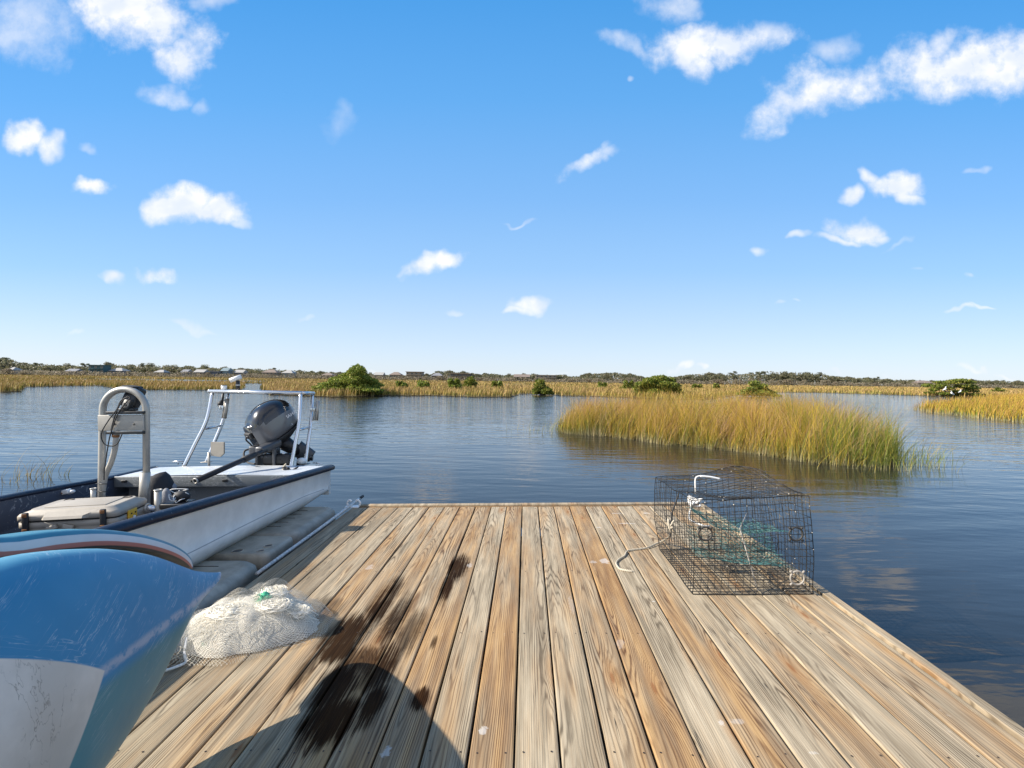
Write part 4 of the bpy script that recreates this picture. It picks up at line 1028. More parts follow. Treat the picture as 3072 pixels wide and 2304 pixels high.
# ---------------------------------------------------------------- cast net heap
random.seed(21); rng = np.random.default_rng(21)
NC = dk(742, 1905); NC = Vector((NC[0], NC[1]+.02, 0))
net = thing('cast_net', (NC[0], NC[1], 0), 'crumpled heap of pale cast net with a green knot beside the kayak tip', 'fishing net')
def netsheet(name, cx, cy, rx, ry, hz, seed, m_, ph, n=46, rot=.35, skirt=.0):
    vs = []; fs = []; us = []; vv = []
    nr = n
    for i in range(nr+1):
        rr = i/nr
        for j in range(2*n):
            a = 2*pi*j/(2*n)
            edge = 1 + .16*mnoise.noise(Vector((cos(a)*1.3+seed, sin(a)*1.3, seed*.7))) + .07*mnoise.noise(Vector((cos(a)*4+seed, sin(a)*4, 1)))
            x, y = rr*rx*edge*cos(a), rr*ry*edge*sin(a)
            x, y = x*cos(rot)-y*sin(rot), x*sin(rot)+y*cos(rot)
            z = hz*(max(0, 1-rr**2.3))**.8
            fold = abs(mnoise.noise(Vector((x*7+seed, y*7, seed))))*.9 + mnoise.noise(Vector((x*3.2-seed, y*3.2, 2+seed)))*.65 + mnoise.noise(Vector((x*15, y*15+seed, 5)))*.22
            z = z*(1+.0*fold) + fold*hz*.55*(1-rr**3) + .008
            if skirt: z = max(z, .004+.012*abs(mnoise.noise(Vector((x*12, y*12, seed)))))
            swx = .02*mnoise.noise(Vector((x*6, y*6, seed+9))); 
            vs.append((cx+x+swx, cy+y, max(.004, z)+.0006*ph)); us.append(a/(2*pi)*2.6*1.6); vv.append(rr*1.3)
    m2 = 2*n
    for i in range(nr):
        for j in range(m2): j2 = (j+1) % m2; fs.append((i*m2+j, i*m2+j2, (i+1)*m2+j2, (i+1)*m2+j))
    mb = MB(); mb.add(vs, fs); o = mb.build(name, m_, net)
    for nm, arr in (('u', us), ('v', vv)):
        a = o.data.attributes.new(nm, 'FLOAT', 'POINT'); a.data.foreach_set('value', np.array(arr, np.float32))
    return o
netsheet('outer_mesh', NC[0], NC[1]+.01, .375, .29, .14, 1.3, 'net_outer', 0)
netsheet('outer_mesh', NC[0]-.0, NC[1]+.09, .27, .20, .15, 4.1, 'net_outer', 1)
netsheet('folded_mesh', NC[0]+.01, NC[1]-.02, .31, .20, .105, 7.7, 'net_inner', 2)
netsheet('folded_mesh', NC[0]+.05, NC[1]+.01, .22, .16, .155, 9.2, 'net_inner', 3, rot=.9)
netsheet('folded_mesh', NC[0]-.09, NC[1]-.0, .21, .155, .12, 13.4, 'net_inner', 4, rot=.1)
# gathered strands: swirls of monofilament over the heap
def strands(name, count, m_, r=.0011, spread=1., seed=2, zz=.13):
    random.seed(seed); mb = MB()
    for k in range(count):
        c = Vector((random.gauss(.0, .095)*spread, random.gauss(-.01, .060)*spread, 0)); a0 = random.gauss(.25, .45); L = random.uniform(.10, .34); cur = random.gauss(0, 3.2)
        pts = []; n = 7
        for q in range(n):
            s = (q/(n-1)-.5)*L; a = a0+cur*s; x = c.x+s*cos(a0)-cur*s*s*.5*sin(a0); y = c.y+s*sin(a0)+cur*s*s*.5*cos(a0)
            rr = (x/.31)**2+(y/.21)**2
            if rr > .98: continue
            z = zz*max(0, 1-rr)**.55 + .018*mnoise.noise(Vector((x*9, y*9, k*.07))) + random.uniform(.0, .022)
            pts.append((NC[0]+x*cos(.3)-y*sin(.3), NC[1]+x*sin(.3)+y*cos(.3), max(.006, z)))
        if len(pts) > 2: mb.tube(pts, r, 3, cap=False)
    return mb.build(name, m_, net)
strands('gathered_strands', 900, 'net_strand', .0009)
def swirl(cx, cy, z, R, n, seed):
    random.seed(seed); mb = MB()
    for k in range(n):
        r = R*random.uniform(.25, 1.); a0 = random.uniform(0, 6.28); sp = random.uniform(1.5, 4.4); dx, dy = random.gauss(0, R*.15), random.gauss(0, R*.12)
        mb.tube([(cx+dx+r*cos(a0+sp*q/9)*1.15, cy+dy+r*sin(a0+sp*q/9)*.75, z-.30*r+random.uniform(0, .014)+.01*sin(q)) for q in range(10)], .0011, 3, cap=False)
    return mb.build('swirled_fold', 'net_strand', net)
swirl(NC[0]+.13, NC[1]-.03, .155, .07, 110, 3); swirl(NC[0]+.09, NC[1]+.05, .18, .06, 80, 8); swirl(NC[0]+.22, NC[1]+.0, .11, .06, 80, 5); swirl(NC[0]-.05, NC[1]-.06, .15, .10, 90, 6)
gk = NC+Vector((.075, -.0, .165))
def fuzz(c, r, seed, nst, name, m_):
    random.seed(seed); mb = lump(c, (r*.75, r*.75, r), seed, .4, 14)
    for k in range(nst):
        d_ = Vector((random.gauss(0, 1), random.gauss(0, 1), random.gauss(0, 1))).normalized(); e_ = Vector((random.gauss(0, 1), random.gauss(0, 1), random.gauss(0, 1)))*r*.4
        mb.tube([Vector(c)+d_*r*.5, Vector(c)+d_*r*.95+e_*.5, Vector(c)+d_*r*.9+e_], .0012, 3, cap=False)
    return mb.build(name, m_, net)
fuzz(gk, .030, 3, 60, 'green_knot', 'green_net'); fuzz(gk+Vector((-.012, -.02, -.03)), .022, 4, 40, 'green_knot', 'green_net'); fuzz(Vector(dk(612, 1952))+Vector((0, 0, .02)), .016, 6, 15, 'green_knot', 'green_net')
# hand line coils trailing to the kayak
hl = thing('hand_line', tuple(dk(510, 2010)), 'loose coils of pale hand line trailing from the net towards the kayak', 'rope')
ks = [(560, 1915), (553, 1960), (558, 1985), (530, 2000), (500, 2010), (470, 2018), (440, 2030)]
MB().tube(smooth_path([dk(a, b, .012+.05*max(0, 1-i*.5)) for i, (a, b) in enumerate(ks)], 6), .0055, 8).build('line', 'white_rope', hl)
random.seed(9); mb = MB()
for k in range(9):
    c = dk(random.uniform(500, 535), random.uniform(1965, 2000), .02); R = random.uniform(.03, .06); a0 = random.uniform(0, 6)
    mb.tube([c+Vector((R*cos(a0+q*.35), R*.8*sin(a0+q*.35), .03*sin(q*.3+k)+.012)) for q in range(random.randint(10, 18))], .0014, 4)
mb.build('coil', 'twine', hl)
mb = MB()
for k in range(6):
    c = dk(600, 1830, .06); mb.tube([c+Vector((-.02-.05*sin(q*.3)*1., .012*k-.03, .05+.05*cos(q*.3))) for q in range(11)], .0015, 4)
mb.build('coil', 'net_strand', hl)

# ---------------------------------------------------------------- crab trap
TX0, TX1, TY0, TY1, TZ = .865, 1.505, 2.665, 3.385, .50
_a, _b, _c = dk(2077, 1786), dk(2437, 1782), dk(1974, 1650)
TX0, TX1, TY0, TY1 = (_a[0]+_c[0])/2, _b[0], (_a[1]+_b[1])/2, _c[1]
print('trap', TX0, TX1, TY0, TY1)
trap = thing('crab_trap', ((TX0+TX1)/2, (TY0+TY1)/2, 0), 'black wire mesh crab trap with teal netting, standing on the right edge of the deck', 'crab trap')
Wt, Dt = TX1-TX0, TY1-TY0
TZl = dky(1961, 1433, TY1)[2]; TZr = dky(2426, 1487, TY0)[2]
def warp(p):                                          # the cage is bent: sagging top at the left, bulging at the far right
    u, v, w = p                                        # 0..1 in x, y, z
    x = TX0 + u*Wt; y = TY0 + v*Dt; ht = .505 + .02*(1-v)*u
    dent = -.03*exp(-((u-.42)**2/.05+(v-.35)**2/.09))
    hump = .065*exp(-((u-.85)**2/.09+(v-.85)**2/.16)) - .012*(1-u)*v
    z = w*(ht + dent + hump) + .004
    x += .010*sin(3.1*w+2*v)*(1 if u > .5 else 1) - .02*w*(1-v)*u + .014*sin(pi*w)*(-1 if u < .5 else 0)*v
    x += (-.028*sin(pi*w)*(1-v) if u < .5 else 0)*0 + .008*mnoise.noise(Vector((x*6, y*6, z*6)))
    y += .010*mnoise.noise(Vector((x*5+4, y*5, z*6))) - .012*sin(pi*w)*sin(pi*u)*(1 if v < .5 else -.5)
    z += .010*mnoise.noise(Vector((x*7, y*7+3, z*5)))*(1 if w > .1 else .35)
    return Vector((x, y, max(.003, z)))
def panel(name, f, na, nb, r=.0014, m_='trap_wire', wf=warp, par=None):
    r *= 1.12; mb = MB()
    for i in range(na+1):
        mb.tube([wf(f(i/na, t/10)) for t in range(11)], r*(1.5 if i in (0, na) else 1), 4, cap=False)
    for j in range(nb+1):
        mb.tube([wf(f(t/10, j/nb)) for t in range(11)], r*(1.5 if j in (0, nb) else 1), 4, cap=False)
    return mb.build(name, m_, par or trap)
nx, ny, nz = 17, 19, 13
panel('front_panel', lambda a, b: (a, 0, b), nx, nz); panel('back_panel', lambda a, b: (a, 1, b), nx, nz)
panel('left_panel', lambda a, b: (0, a, b), ny, nz); panel('right_panel', lambda a, b: (1, a, b), ny, nz)
panel('top_panel', lambda a, b: (a, b, 1), nx, ny); panel('bottom_panel', lambda a, b: (a, b, 0), nx, ny)
panel('divider', lambda a, b: (a, .52+.30*(b-.3)*(1 if b > .3 else -.6), .15+.55*b), nx, 9, .0011)
# teal entrance netting, slung across the middle
def slung(name, seed, A, B, C_, D_, n=13, r=.0012):
    A, B, C_, D_ = map(Vector, (A, B, C_, D_)); random.seed(seed)
    def P_(a, b):
        q = A.lerp(B, a).lerp(D_.lerp(C_, a), b); q = q - Vector((0, 0, .16*sin(pi*a)*sin(pi*b))); j = .012
        return warp(q) + Vector((j*mnoise.noise(Vector((a*9, b*9, seed))), j*mnoise.noise(Vector((a*9, b*9, seed+5))), j*mnoise.noise(Vector((a*9, b*9, seed+8)))))
    mb = MB()
    for i in range(-n, n):
        for s_ in (1, -1):
            pts = []
            for t in range(15):
                a = (i/n + t/14*1.0) if s_ > 0 else (i/n+1 - t/14*1.0); b = t/14
                if 0 <= a <= 1: pts.append(P_(a, b))
            if len(pts) > 1: mb.tube(pts, r, 3, cap=False)
    return mb.build(name, 'trap_teal', trap)
slung('entrance_netting', 2, (.12, .45, .80), (1, .30, .50), (1, .62, .42), (.30, .75, .62))
slung('entrance_netting', 5, (.10, .40, .22), (.95, .30, .12), (.95, .55, .35), (.2, .75, .45), 15)
slung('entrance_netting', 8, (.30, .1, .35), (.9, .12, .20), (.8, .50, .55), (.35, .5, .60), 11)
# bait well
mb = MB()
for k in range(12):
    a = 2*pi*k/12; mb.tube([warp((.42+.11*cos(a), .42+.10*sin(a), b/6*.45)) for b in range(7)], .0011, 4, cap=False)
for k in range(7): mb.tube([warp((.42+.11*cos(2*pi*q/16), .42+.10*sin(2*pi*q/16), k/6*.45)) for q in range(16)], .0011, 4, closed=True)
mb.build('bait_well', 'trap_wire', trap)
mb = MB(); mb.tube([warp((.55, .0+.02, .02)), warp((.55, .35, .58)), warp((.72, .52, .62))], .0035, 6); mb.build('hook_rod', 'ring_tan', trap)
# escape rings on the front
for px, py, rr, m_, vv_ in ((2116, 1601, .0355, 'ring_black', 0), (2388, 1602, .035, 'ring_black', 0), (2392, 1734, .036, 'ring_tan', 0)):
    q = dky(px, py, TY0-.012); o = MB().ring(q, (0, 1, 0), rr, .0052, 28, m=8).build('escape_ring', m_, trap)
    for sx in (-1, 1):
        for sz in (-1, 1): MB().tube([q+Vector((sx*rr*.75, 0, sz*rr*.75)), q+Vector((sx*rr*1.05, 0, sz*rr*1.05))], .006, 6).build('corner_lug', m_, o)
# handle, bungee, knots
h0 = warp((.28, .62, 1)); q0 = dky(2087, 1480, 3.15)
pts = [dky(2087, 1482, 3.1), dky(2086, 1440, 3.1), dky(2092, 1430, 3.1), dky(2105, 1428, 3.1)]
MB().tube(smooth_path(pts, 6), .005, 8).build('bungee', 'white_rope', trap)
MB().tube(smooth_path([dky(2100, 1428.5, 3.1), dky(2130, 1431, 3.1), dky(2160, 1437, 3.1)], 5), .0065, 10).build('handle_sleeve', 'white_plastic', trap)
random.seed(12)
kq = dky(2082, 1502, 3.3); mb = MB(); mb.tube(smooth_path([kq+Vector((random.uniform(-.03, .05), random.uniform(-.03, .03), random.uniform(-.045, .03))) for _ in range(22)], 4), .0075, 6); mb.build('rope_knot', 'white_rope', trap)
MB().tube(smooth_path([kq+Vector((-.02, 0, -.02)), dky(2071, 1530, 3.28), dky(2069, 1558, 3.25), dky(2110, 1577, 3.2), dky(2130, 1578, 3.2)], 6), .006, 8).build('loose_end', 'white_rope', trap)
MB().tube(smooth_path([dky(2036, 1480, 2.95), dky(2028, 1505, 2.95), dky(2016, 1540, 2.95), dky(2014, 1580, 2.95), dky(2010, 1610, 2.95)], 6), .005, 6).build('bungee', 'black_rubber', trap)
kq = dky(2014, 1572, 2.95); mb = MB(); mb.tube(smooth_path([kq+Vector((random.uniform(-.02, .02), random.uniform(-.02, .02), random.uniform(-.05, .03))) for _ in range(14)], 4), .005, 6); mb.build('rope_knot', 'twine', trap)
random.seed(31); mb = MB()
for k in range(60):
    f_ = random.choice([lambda: (random.random(), 0, random.randint(0, nz)/nz), lambda: (random.randint(0, nx)/nx, 0, random.random()), lambda: (1, random.random(), random.randint(0, nz)/nz), lambda: (random.randint(0, nx)/nx, random.random(), 1), lambda: (random.random(), random.random(), 1)])
    p_ = warp(f_()); mb.sphere(p_, random.uniform(.002, .0042), 5, 3)
mb.build('barnacle_crust', 'trap_barnacle', trap)
# tail rope on the deck
tr_ = thing('trap_rope', tuple(dk(1860, 1700)), 'short pale rope tail curling out of the crab trap across the deck boards', 'rope')
ks = [(2011, 1607, .10), (1990, 1622, .03), (1970, 1631, .012), (1943, 1643, .008), (1905, 1649, .007), (1882, 1654, .007), (1874, 1668, .007), (1858, 1678, .007), (1849, 1690, .007), (1858, 1705, .007), (1877, 1711, .007), (1897, 1713, .007)]
P_ = smooth_path([dk(a, b, z) for a, b, z in ks], 7)
for k in range(3):
    MB().tube([p + Vector((.0035*cos(i*1.1+k*2.09), .0035*sin(i*1.1+k*2.09)*.8, .0035*sin(i*1.1+k*2.09))) for i, p in enumerate(P_)], .0032, 6).build('rope_strand', 'twine', tr_)
# ---------------------------------------------------------------- marsh
rng = np.random.default_rng(3)
def inpoly(px, py, poly):
    poly = np.array(poly); c = np.zeros(len(px), bool); j = len(poly)-1
    for i in range(len(poly)):
        xi, yi, xj, yj = *poly[i], *poly[j]
        c ^= ((yi > py) != (yj > py)) & (px < (xj-xi)*(py-yi)/(yj-yi+1e-12)+xi); j = i
    return c
def blades(name, X, Y, hgt, wid, lean, r, mname, label, cat, z0=WZ-.05, seg=3, kind='stuff'):
    n = len(X); a = rng.uniform(0, 2*pi, n); ca, sa = np.cos(a), np.sin(a)
    la = np.array(lean[0])+rng.normal(0, .9, n) if not np.isscalar(lean[0]) else lean[0]+rng.normal(0, 1.0, n)
    lm = lean[1]*np.abs(rng.normal(.8, .5, n))*hgt
    V_ = np.zeros((n, (seg+1)*2, 3)); H = np.zeros((n, (seg+1)*2))
    for k in range(seg+1):
        t = k/seg; w = wid*(1-t**1.5*.88)*.5
        cx_ = X + lm*np.cos(la)*t**2; cy_ = Y + lm*np.sin(la)*t**2; cz_ = z0 + hgt*t*(1-.18*lean[1]*t)
        for s, q in ((-1, 2*k), (1, 2*k+1)):
            V_[:, q, 0] = cx_+s*w*ca; V_[:, q, 1] = cy_+s*w*sa; V_[:, q, 2] = cz_; H[:, q] = t
    base = (np.arange(n)*(seg+1)*2)[:, None]; F = []
    for k in range(seg): F.append(base+np.array([[2*k, 2*k+1, 2*k+3, 2*k+2]]))
    F = np.stack(F, 1).reshape(-1, 4)
    o = flat_mesh(name, V_.reshape(-1, 3), F, mname, kind, atts={'r': np.repeat(r, (seg+1)*2), 'h': H.ravel()})
    if label: tag(o, label, cat)
    return o
S0 = np.array([at_z(px, py)[:2] for px, py in [(-700, 1165), (-100, 1170), (55, 1172), (70, 1158), (200, 1156), (330, 1158)]])
# the far marsh: its near shoreline, from the photograph
shore = [(-900, 1160), (-100, 1172), (20, 1176), (58, 1174), (75, 1161), (200, 1158), (300, 1157), (345, 1165), (420, 1169), (600, 1170), (700, 1170), (724, 1168), (736, 1160), (728, 1154), (718, 1151.5), (765, 1150.5), (806, 1152), (788, 1158), (780, 1166), (806, 1184), (900, 1187), (1000, 1191), (1130, 1188), (1300, 1187), (1420, 1191), (1530, 1191), (1560, 1182), (1640, 1181), (1680, 1187), (1780, 1189), (1900, 1193), (2000, 1197), (2110, 1199), (2160, 1193), (2200, 1186), (2280, 1180), (2360, 1177), (2480, 1179), (2650, 1184), (2790, 1188), (2925, 1191), (3000, 1191), (3100, 1192), (4200, 1210)]
SH = [tuple(at_z(px, py)[:2]) for px, py in shore]
poly_far = SH + [(1500, 900), (-1300, 900)]
creek = [tuple(at_z(px, py)[:2]) for px, py in [(190, 1136.6), (350, 1137), (560, 1139.5), (800, 1143), (830, 1146.5), (700, 1149), (560, 1147.5), (350, 1144.5), (190, 1141.5)]]
creek2 = [tuple(at_z(px, py)[:2]) for px, py in [(1460, 1153), (1530, 1153.5), (1640, 1156), (1560, 1157)]]
def sample(n, dmin, dmax, p=1.35, pxa=-250, pxb=3330):
    u = rng.uniform(0, 1, n); q = 1-p-0.; d = (dmin**q+(dmax**q-dmin**q)*u)**(1/q)
    px = rng.uniform(pxa, pxb, n); x = np.array([0.0])
    a = np.tan(np.radians(-1.68)) ; X = ((px-1536)/1500 + a)*d/(1-a*(px-1536)/1500)
    return X, d
X, Y = sample(300000, 18, 420, 1.9, -750, 3850)
ok = inpoly(X, Y, poly_far) & ~inpoly(X, Y, creek) & ~inpoly(X, Y, creek2)
X, Y = X[ok], Y[ok]; d = np.hypot(X, Y)
wob = np.array([mnoise.noise(Vector((x*.12, y*.12, 0))) for x, y in zip(X, Y)])
hg = (.66+.20*wob)*rng.uniform(.72, 1.18, len(X)); wd = np.maximum(.012, d*.0019)
blades('far_marsh_grass', X, Y, hg, wd, (rng.uniform(-.3, .6), .25), rng.uniform(0, 1, len(X)), 'far_grass', 'wide golden brown salt marsh stretching to the far treeline', 'marsh grass', seg=2)
# ground under the far marsh: a sheet inside the shoreline
def ground_sheet(name, poly, z, mname, kind='structure'):
    bm = bmesh.new(); vs = [bm.verts.new((x, y, z)) for x, y in poly]; f = bm.faces.new(vs); bmesh.ops.triangulate(bm, faces=[f])
    me = bpy.data.meshes.new(name); bm.to_mesh(me); bm.free(); me.materials.append(MATS[mname]); o = bpy.data.objects.new(name, me); COL.objects.link(o); o['kind'] = kind; return o
_a = np.tan(np.radians(-1.68)); gp = np.linspace(-1500, 4600, 500); gd = 1/np.linspace(1/22., 1/1400., 260)
GP_, GD_ = np.meshgrid(gp, gd, indexing='ij'); GX = ((GP_-1536)/1500+_a)*GD_/(1-_a*(GP_-1536)/1500)
cx_ = (GX[:-1, :-1]+GX[1:, 1:])/2; cy_ = (GD_[:-1, :-1]+GD_[1:, 1:])/2
okc = (inpoly(cx_.ravel(), cy_.ravel(), SH + [(4000, 1600), (-4000, 1600)]) & ~inpoly(cx_.ravel(), cy_.ravel(), creek) & ~inpoly(cx_.ravel(), cy_.ravel(), creek2)).reshape(cx_.shape)
I, J = np.nonzero(okc); m_ = len(gd); F = np.stack([I*m_+J, (I+1)*m_+J, (I+1)*m_+J+1, I*m_+J+1], 1)
Vg = np.stack([GX.ravel(), GD_.ravel(), np.full(GX.size, WZ+.03)], 1); uq, inv = np.unique(F, return_inverse=True)
flat_mesh('marsh_ground', Vg[uq], inv.reshape(-1, 4)[:, ::-1], 'mud', 'structure')

# grass island in front, with loose stems round it
isl = [at_z(px, py)[:2] for px, py in [(1668, 1292), (1700, 1302), (1860, 1316), (1997, 1336), (2110, 1346), (2215, 1357), (2330, 1376), (2440, 1391), (2540, 1399), (2640, 1399), (2700, 1392), (2690, 1370), (2640, 1345), (2560, 1318), (2450, 1298), (2300, 1282), (2100, 1270), (1900, 1264), (1760, 1270), (1690, 1282)]]
isl = [tuple(p) for p in isl]
ar = np.array(isl); mn, mx = ar.min(0)-.4, ar.max(0)+.4
def scatter(poly, n, dens=None):
    ar = np.array(poly); mn, mx = ar.min(0), ar.max(0)
    X = rng.uniform(mn[0], mx[0], n*3); Y = rng.uniform(mn[1], mx[1], n*3); ok = inpoly(X, Y, poly); X, Y = X[ok], Y[ok]
    return X[:n], Y[:n]
X, Y = scatter(isl, 44000)
# clump them
cl = np.array([mnoise.noise(Vector((x*1.6, y*1.6, 3))) for x, y in zip(X, Y)]); keep = rng.uniform(0, 1, len(X)) < np.clip(.75+cl*1.5, .08, 1); X, Y, cl = X[keep], Y[keep], cl[keep]
xs = (X-mn[0])/(mx[0]-mn[0]); c2 = np.array([mnoise.noise(Vector((x*4.5, y*4.5, 8))) for x, y in zip(X, Y)])
edge = np.array([min(np.hypot(x-a, y-b) for a, b in isl) for x, y in zip(X, Y)])
hg = (.52+.40*np.clip(edge/.8, 0, 1))*(.96+.22*xs)*(1-.45*np.clip((xs-.84)/.16, 0, 1))*np.clip(.55+xs*6, 0, 1)*(1+.65*cl)*(1+.35*c2)*rng.uniform(.50, 1.22, len(X))
blades('marsh_grass', X, Y, hg+.05, rng.uniform(.005, .011, len(X)), (.35+2.6*cl+1.5*c2, .46), np.clip(rng.uniform(0, 1, len(X))*.9+.1-.1*xs, 0, 1), 'marsh_grass', 'dense island of tall green and gold marsh grass in open water behind the crab trap', 'marsh grass', seg=4)
X, Y = scatter(isl, 5200); xs = (X-mn[0])/(mx[0]-mn[0]); edge = np.array([min(np.hypot(x-a, y-b) for a, b in isl) for x, y in zip(X, Y)])
blades('seed_stems', X, Y, (.62+.40*np.clip(edge/.8, 0, 1))*(.96+.22*xs)*(1-.5*np.clip((xs-.84)/.16, 0, 1))*np.clip(.55+xs*6, 0, 1)*rng.uniform(.85, 1.25, len(X)), rng.uniform(.004, .007, len(X)), (.3, .5), rng.uniform(.85, 1, len(X)), 'seed_grass', 'rust coloured seed stems rising above the near grass island', 'marsh grass', seg=5)
mb_ = np.array(isl); cc = mb_.mean(0)
ground_sheet('mud_bank', [tuple(cc+(np.array(p)-cc)*.86) for p in isl], WZ+.02, 'mud')
# bent, dead outer blades hanging over the water
X, Y = scatter(isl, 14000); edge = np.array([min(np.hypot(x-a, y-b) for a, b in isl) for x, y in zip(X, Y)]); k_ = edge < .45; X, Y = X[k_], Y[k_]
blades('fringe_grass', X, Y, rng.uniform(.15, .55, len(X)), rng.uniform(.005, .010, len(X)), (-1.4, .9), rng.uniform(.3, .9, len(X)), 'marsh_grass', 'short bent outer blades fringing the waterline of the near grass island', 'marsh grass', seg=3)
# sparse stems in the water
def sparse(spots, name, label, hmax=.55, seed=1):
    random.seed(seed); X, Y, H = [], [], []
    for px, py, n, sp, hh in spots:
        c = at_z(px, py)
        for _ in range(n): X.append(c[0]+random.gauss(0, sp)); Y.append(c[1]+random.gauss(0, sp*1.3)); H.append(hh*random.uniform(.4, 1.1))
    return blades(name, np.array(X), np.array(Y), np.array(H)+.05, rng.uniform(.004, .009, len(X)), (.2, .55), rng.uniform(.1, .8, len(X)), 'marsh_grass', label, 'marsh grass', seg=4)
sparse([(2680, 1395, 160, .30, .55), (2730, 1385, 130, .28, .50), (2620, 1398, 100, .25, .5), (2600, 1340, 120, .35, .75), (2660, 1350, 80, .35, .6), (2590, 1402, 60, .25, .4), (2480, 1392, 60, .3, .4)], 'sparse_stems', 'thinning stems trailing off the right end of the near grass island')
sparse([(2805, 1372, 14, .10, .55), (2850, 1375, 10, .12, .4), (2822, 1400, 5, .1, .2)], 'water_stems', 'few lone stems standing in the water right of the grass island')
sparse([(1640, 1293, 22, .30, .50), (1620, 1296, 14, .35, .30), (1680, 1296, 70, .35, .60), (1600, 1290, 8, .25, .55)], 'water_stems', 'sparse leaning stems at the left tip of the grass island')
sparse([(58, 1432, 12, .09, .52), (100, 1425, 8, .08, .35), (125, 1430, 7, .06, .30), (150, 1432, 12, .08, .55), (178, 1430, 4, .03, .22), (197, 1428, 3, .02, .25), (20, 1450, 14, .25, .18), (5, 1470, 12, .3, .2), (40, 1448, 8, .1, .2)], 'water_stems', 'scattered thin stems poking from the water left of the skiff')
# the spit of marsh at the right
spit = [tuple(at_z(px, py)[:2]) for px, py in [(2735, 1228), (2800, 1240), (2900, 1252), (3000, 1263), (3100, 1272), (3600, 1310), (3700, 1215), (3100, 1197), (2990, 1202), (2950, 1208), (2900, 1216), (2830, 1221)]]
X, Y = scatter(spit, 34000)
cl = np.array([mnoise.noise(Vector((x*.5, y*.5, 3))) for x, y in zip(X, Y)]); edge = np.array([min(np.hypot(x-a, y-b) for a, b in spit) for x, y in zip(X, Y)])
blades('spit_grass', X, Y, (.45+.40*np.clip(edge/2.2, 0, 1))*(1+.3*cl)*rng.uniform(.7, 1.2, len(X)), rng.uniform(.018, .04, len(X)), (.3, .3), rng.uniform(.1, 1, len(X)), 'marsh_grass', 'low grassy marsh spit reaching in from the right edge', 'marsh grass', seg=2)
sparse([(2735, 1229, 60, .5, .5), (2760, 1235, 60, .6, .5)], 'sparse_stems', 'thin stems at the tip of the right marsh spit', seed=4)

# ---------------------------------------------------------------- bushes and trees
def leaves(nleaf, blobs, size, seed, aspect=(1, 1), hollow=.55):
    r_ = np.random.default_rng(seed); P = []; w = np.array([b[3]*b[4]*b[5] for b in blobs])**.67; w /= w.sum()
    for b, k in zip(blobs, r_.multinomial(nleaf, w)):
        v = r_.normal(size=(k, 3)); v /= np.linalg.norm(v, axis=1)[:, None]; rad = (hollow+(1-hollow)*r_.random(k)**.6)*(1+.10*np.sin(v[:, 0]*7+b[0])*np.cos(v[:, 2]*6))
        P.append(np.array(b[:3])+v*rad[:, None]*np.array(b[3:6]))
    P = np.concatenate(P); n = len(P)
    a = r_.normal(size=(n, 3)); a /= np.linalg.norm(a, axis=1)[:, None]; b = r_.normal(size=(n, 3)); b -= a*(a*b).sum(1)[:, None]; b /= np.linalg.norm(b, axis=1)[:, None]
    s = size*r_.uniform(.6, 1.4, n)[:, None]
    V_ = np.stack([P-a*s*aspect[0], P-b*s*.5*aspect[1], P+a*s*aspect[0], P+b*s*.5*aspect[1]], 1)
    return V_.reshape(-1, 3), np.arange(n*4).reshape(-1, 4), np.repeat(r_.random(n), 4)
def leaf_obj(name, data, mname, parent=None):
    V_, F, r = data; V_ = V_.copy(); V_[:, 2] = np.maximum(V_[:, 2], .02)
    o = flat_mesh(name, V_, F, mname, atts={'r': r})
    if parent is not None: o.parent = parent
    return o
def bush(px0, px1, ytop, ybase, label, seed, n, ls, peaks=None, d=None, group='mangrove bushes in the marsh', flat=1.):
    b = at_z((px0+px1)/2, ybase) if d is None else None
    if d is not None: b = at_y((px0+px1)/2, ybase, d); b[2] = WZ
    sc = b[1]/1500; w = (px1-px0)*sc; h = (ybase-ytop)*sc
    if d is not None: h = CAMZ-WZ-(ytop-hor((px0+px1)/2))*sc
    random.seed(seed); th = bpy.data.objects.new('mangrove_bush', None); COL.objects.link(th); th.location = (b[0], b[1], WZ); tag(th, label, 'bush', group)
    bl = []
    pk = peaks or [(random.uniform(-.32, .32), random.uniform(.55, .95)) for _ in range(6)]
    for (u, hh) in pk:
        for lv in (.28, .6, .86):
            rr = w*(.25-.10*lv)*random.uniform(.85, 1.2)
            bl.append((u*w+random.uniform(-.05, .05)*w, random.uniform(-.22, .22)*w, h*hh*lv, rr, rr*1.0, h*hh*.20*flat))
    for k in range(9): bl.append((random.uniform(-.40, .40)*w, random.uniform(-.2, .2)*w, h*random.uniform(.12, .35), w*.12, w*.12, h*.14))
    leaf_obj('foliage', leaves(int(n*1.6), bl, ls, seed, (1.0, 1.1)), 'mangrove_leaf', th)
    mb = MB()
    for u, hh in pk[:6]:
        mb.tube(smooth_path([(u*w*.3, 0, -.3), (u*w*.5, random.uniform(-.1, .1), h*.3), (u*w, random.uniform(-.1, .1)*w, h*hh*.75)], 4), [.05*h*(1-q/9)+.008 for q in range(9)], 6)
    o = mb.build('stem', 'bark', None, dock=False); o.parent = th
    return th
bush(952, 1128, 1099, 1186, 'largest green mangrove bush, at the water edge beyond the skiff stern', 51, 20000, .085, [(-.38, .42), (-.26, .62), (-.1, .75), (.05, .86), (.20, 1.02), (.24, .95), (.33, .60), (.44, .36)])
bush(1112, 1138, 1155, 1187, 'low dark mangrove clump at the right foot of the largest bush', 52, 900, .085)
bush(1183, 1224, 1143, 1163, 'low rounded mangrove, first small bush right of the largest one', 53, 1200, .13, d=64)
bush(1236, 1291, 1139, 1165, 'wider low mangrove, second small bush right of the largest one', 54, 1600, .13, d=60)
bush(1342, 1388, 1135, 1166, 'left mangrove of the touching pair in the middle of the marsh', 55, 1500, .14, d=58)
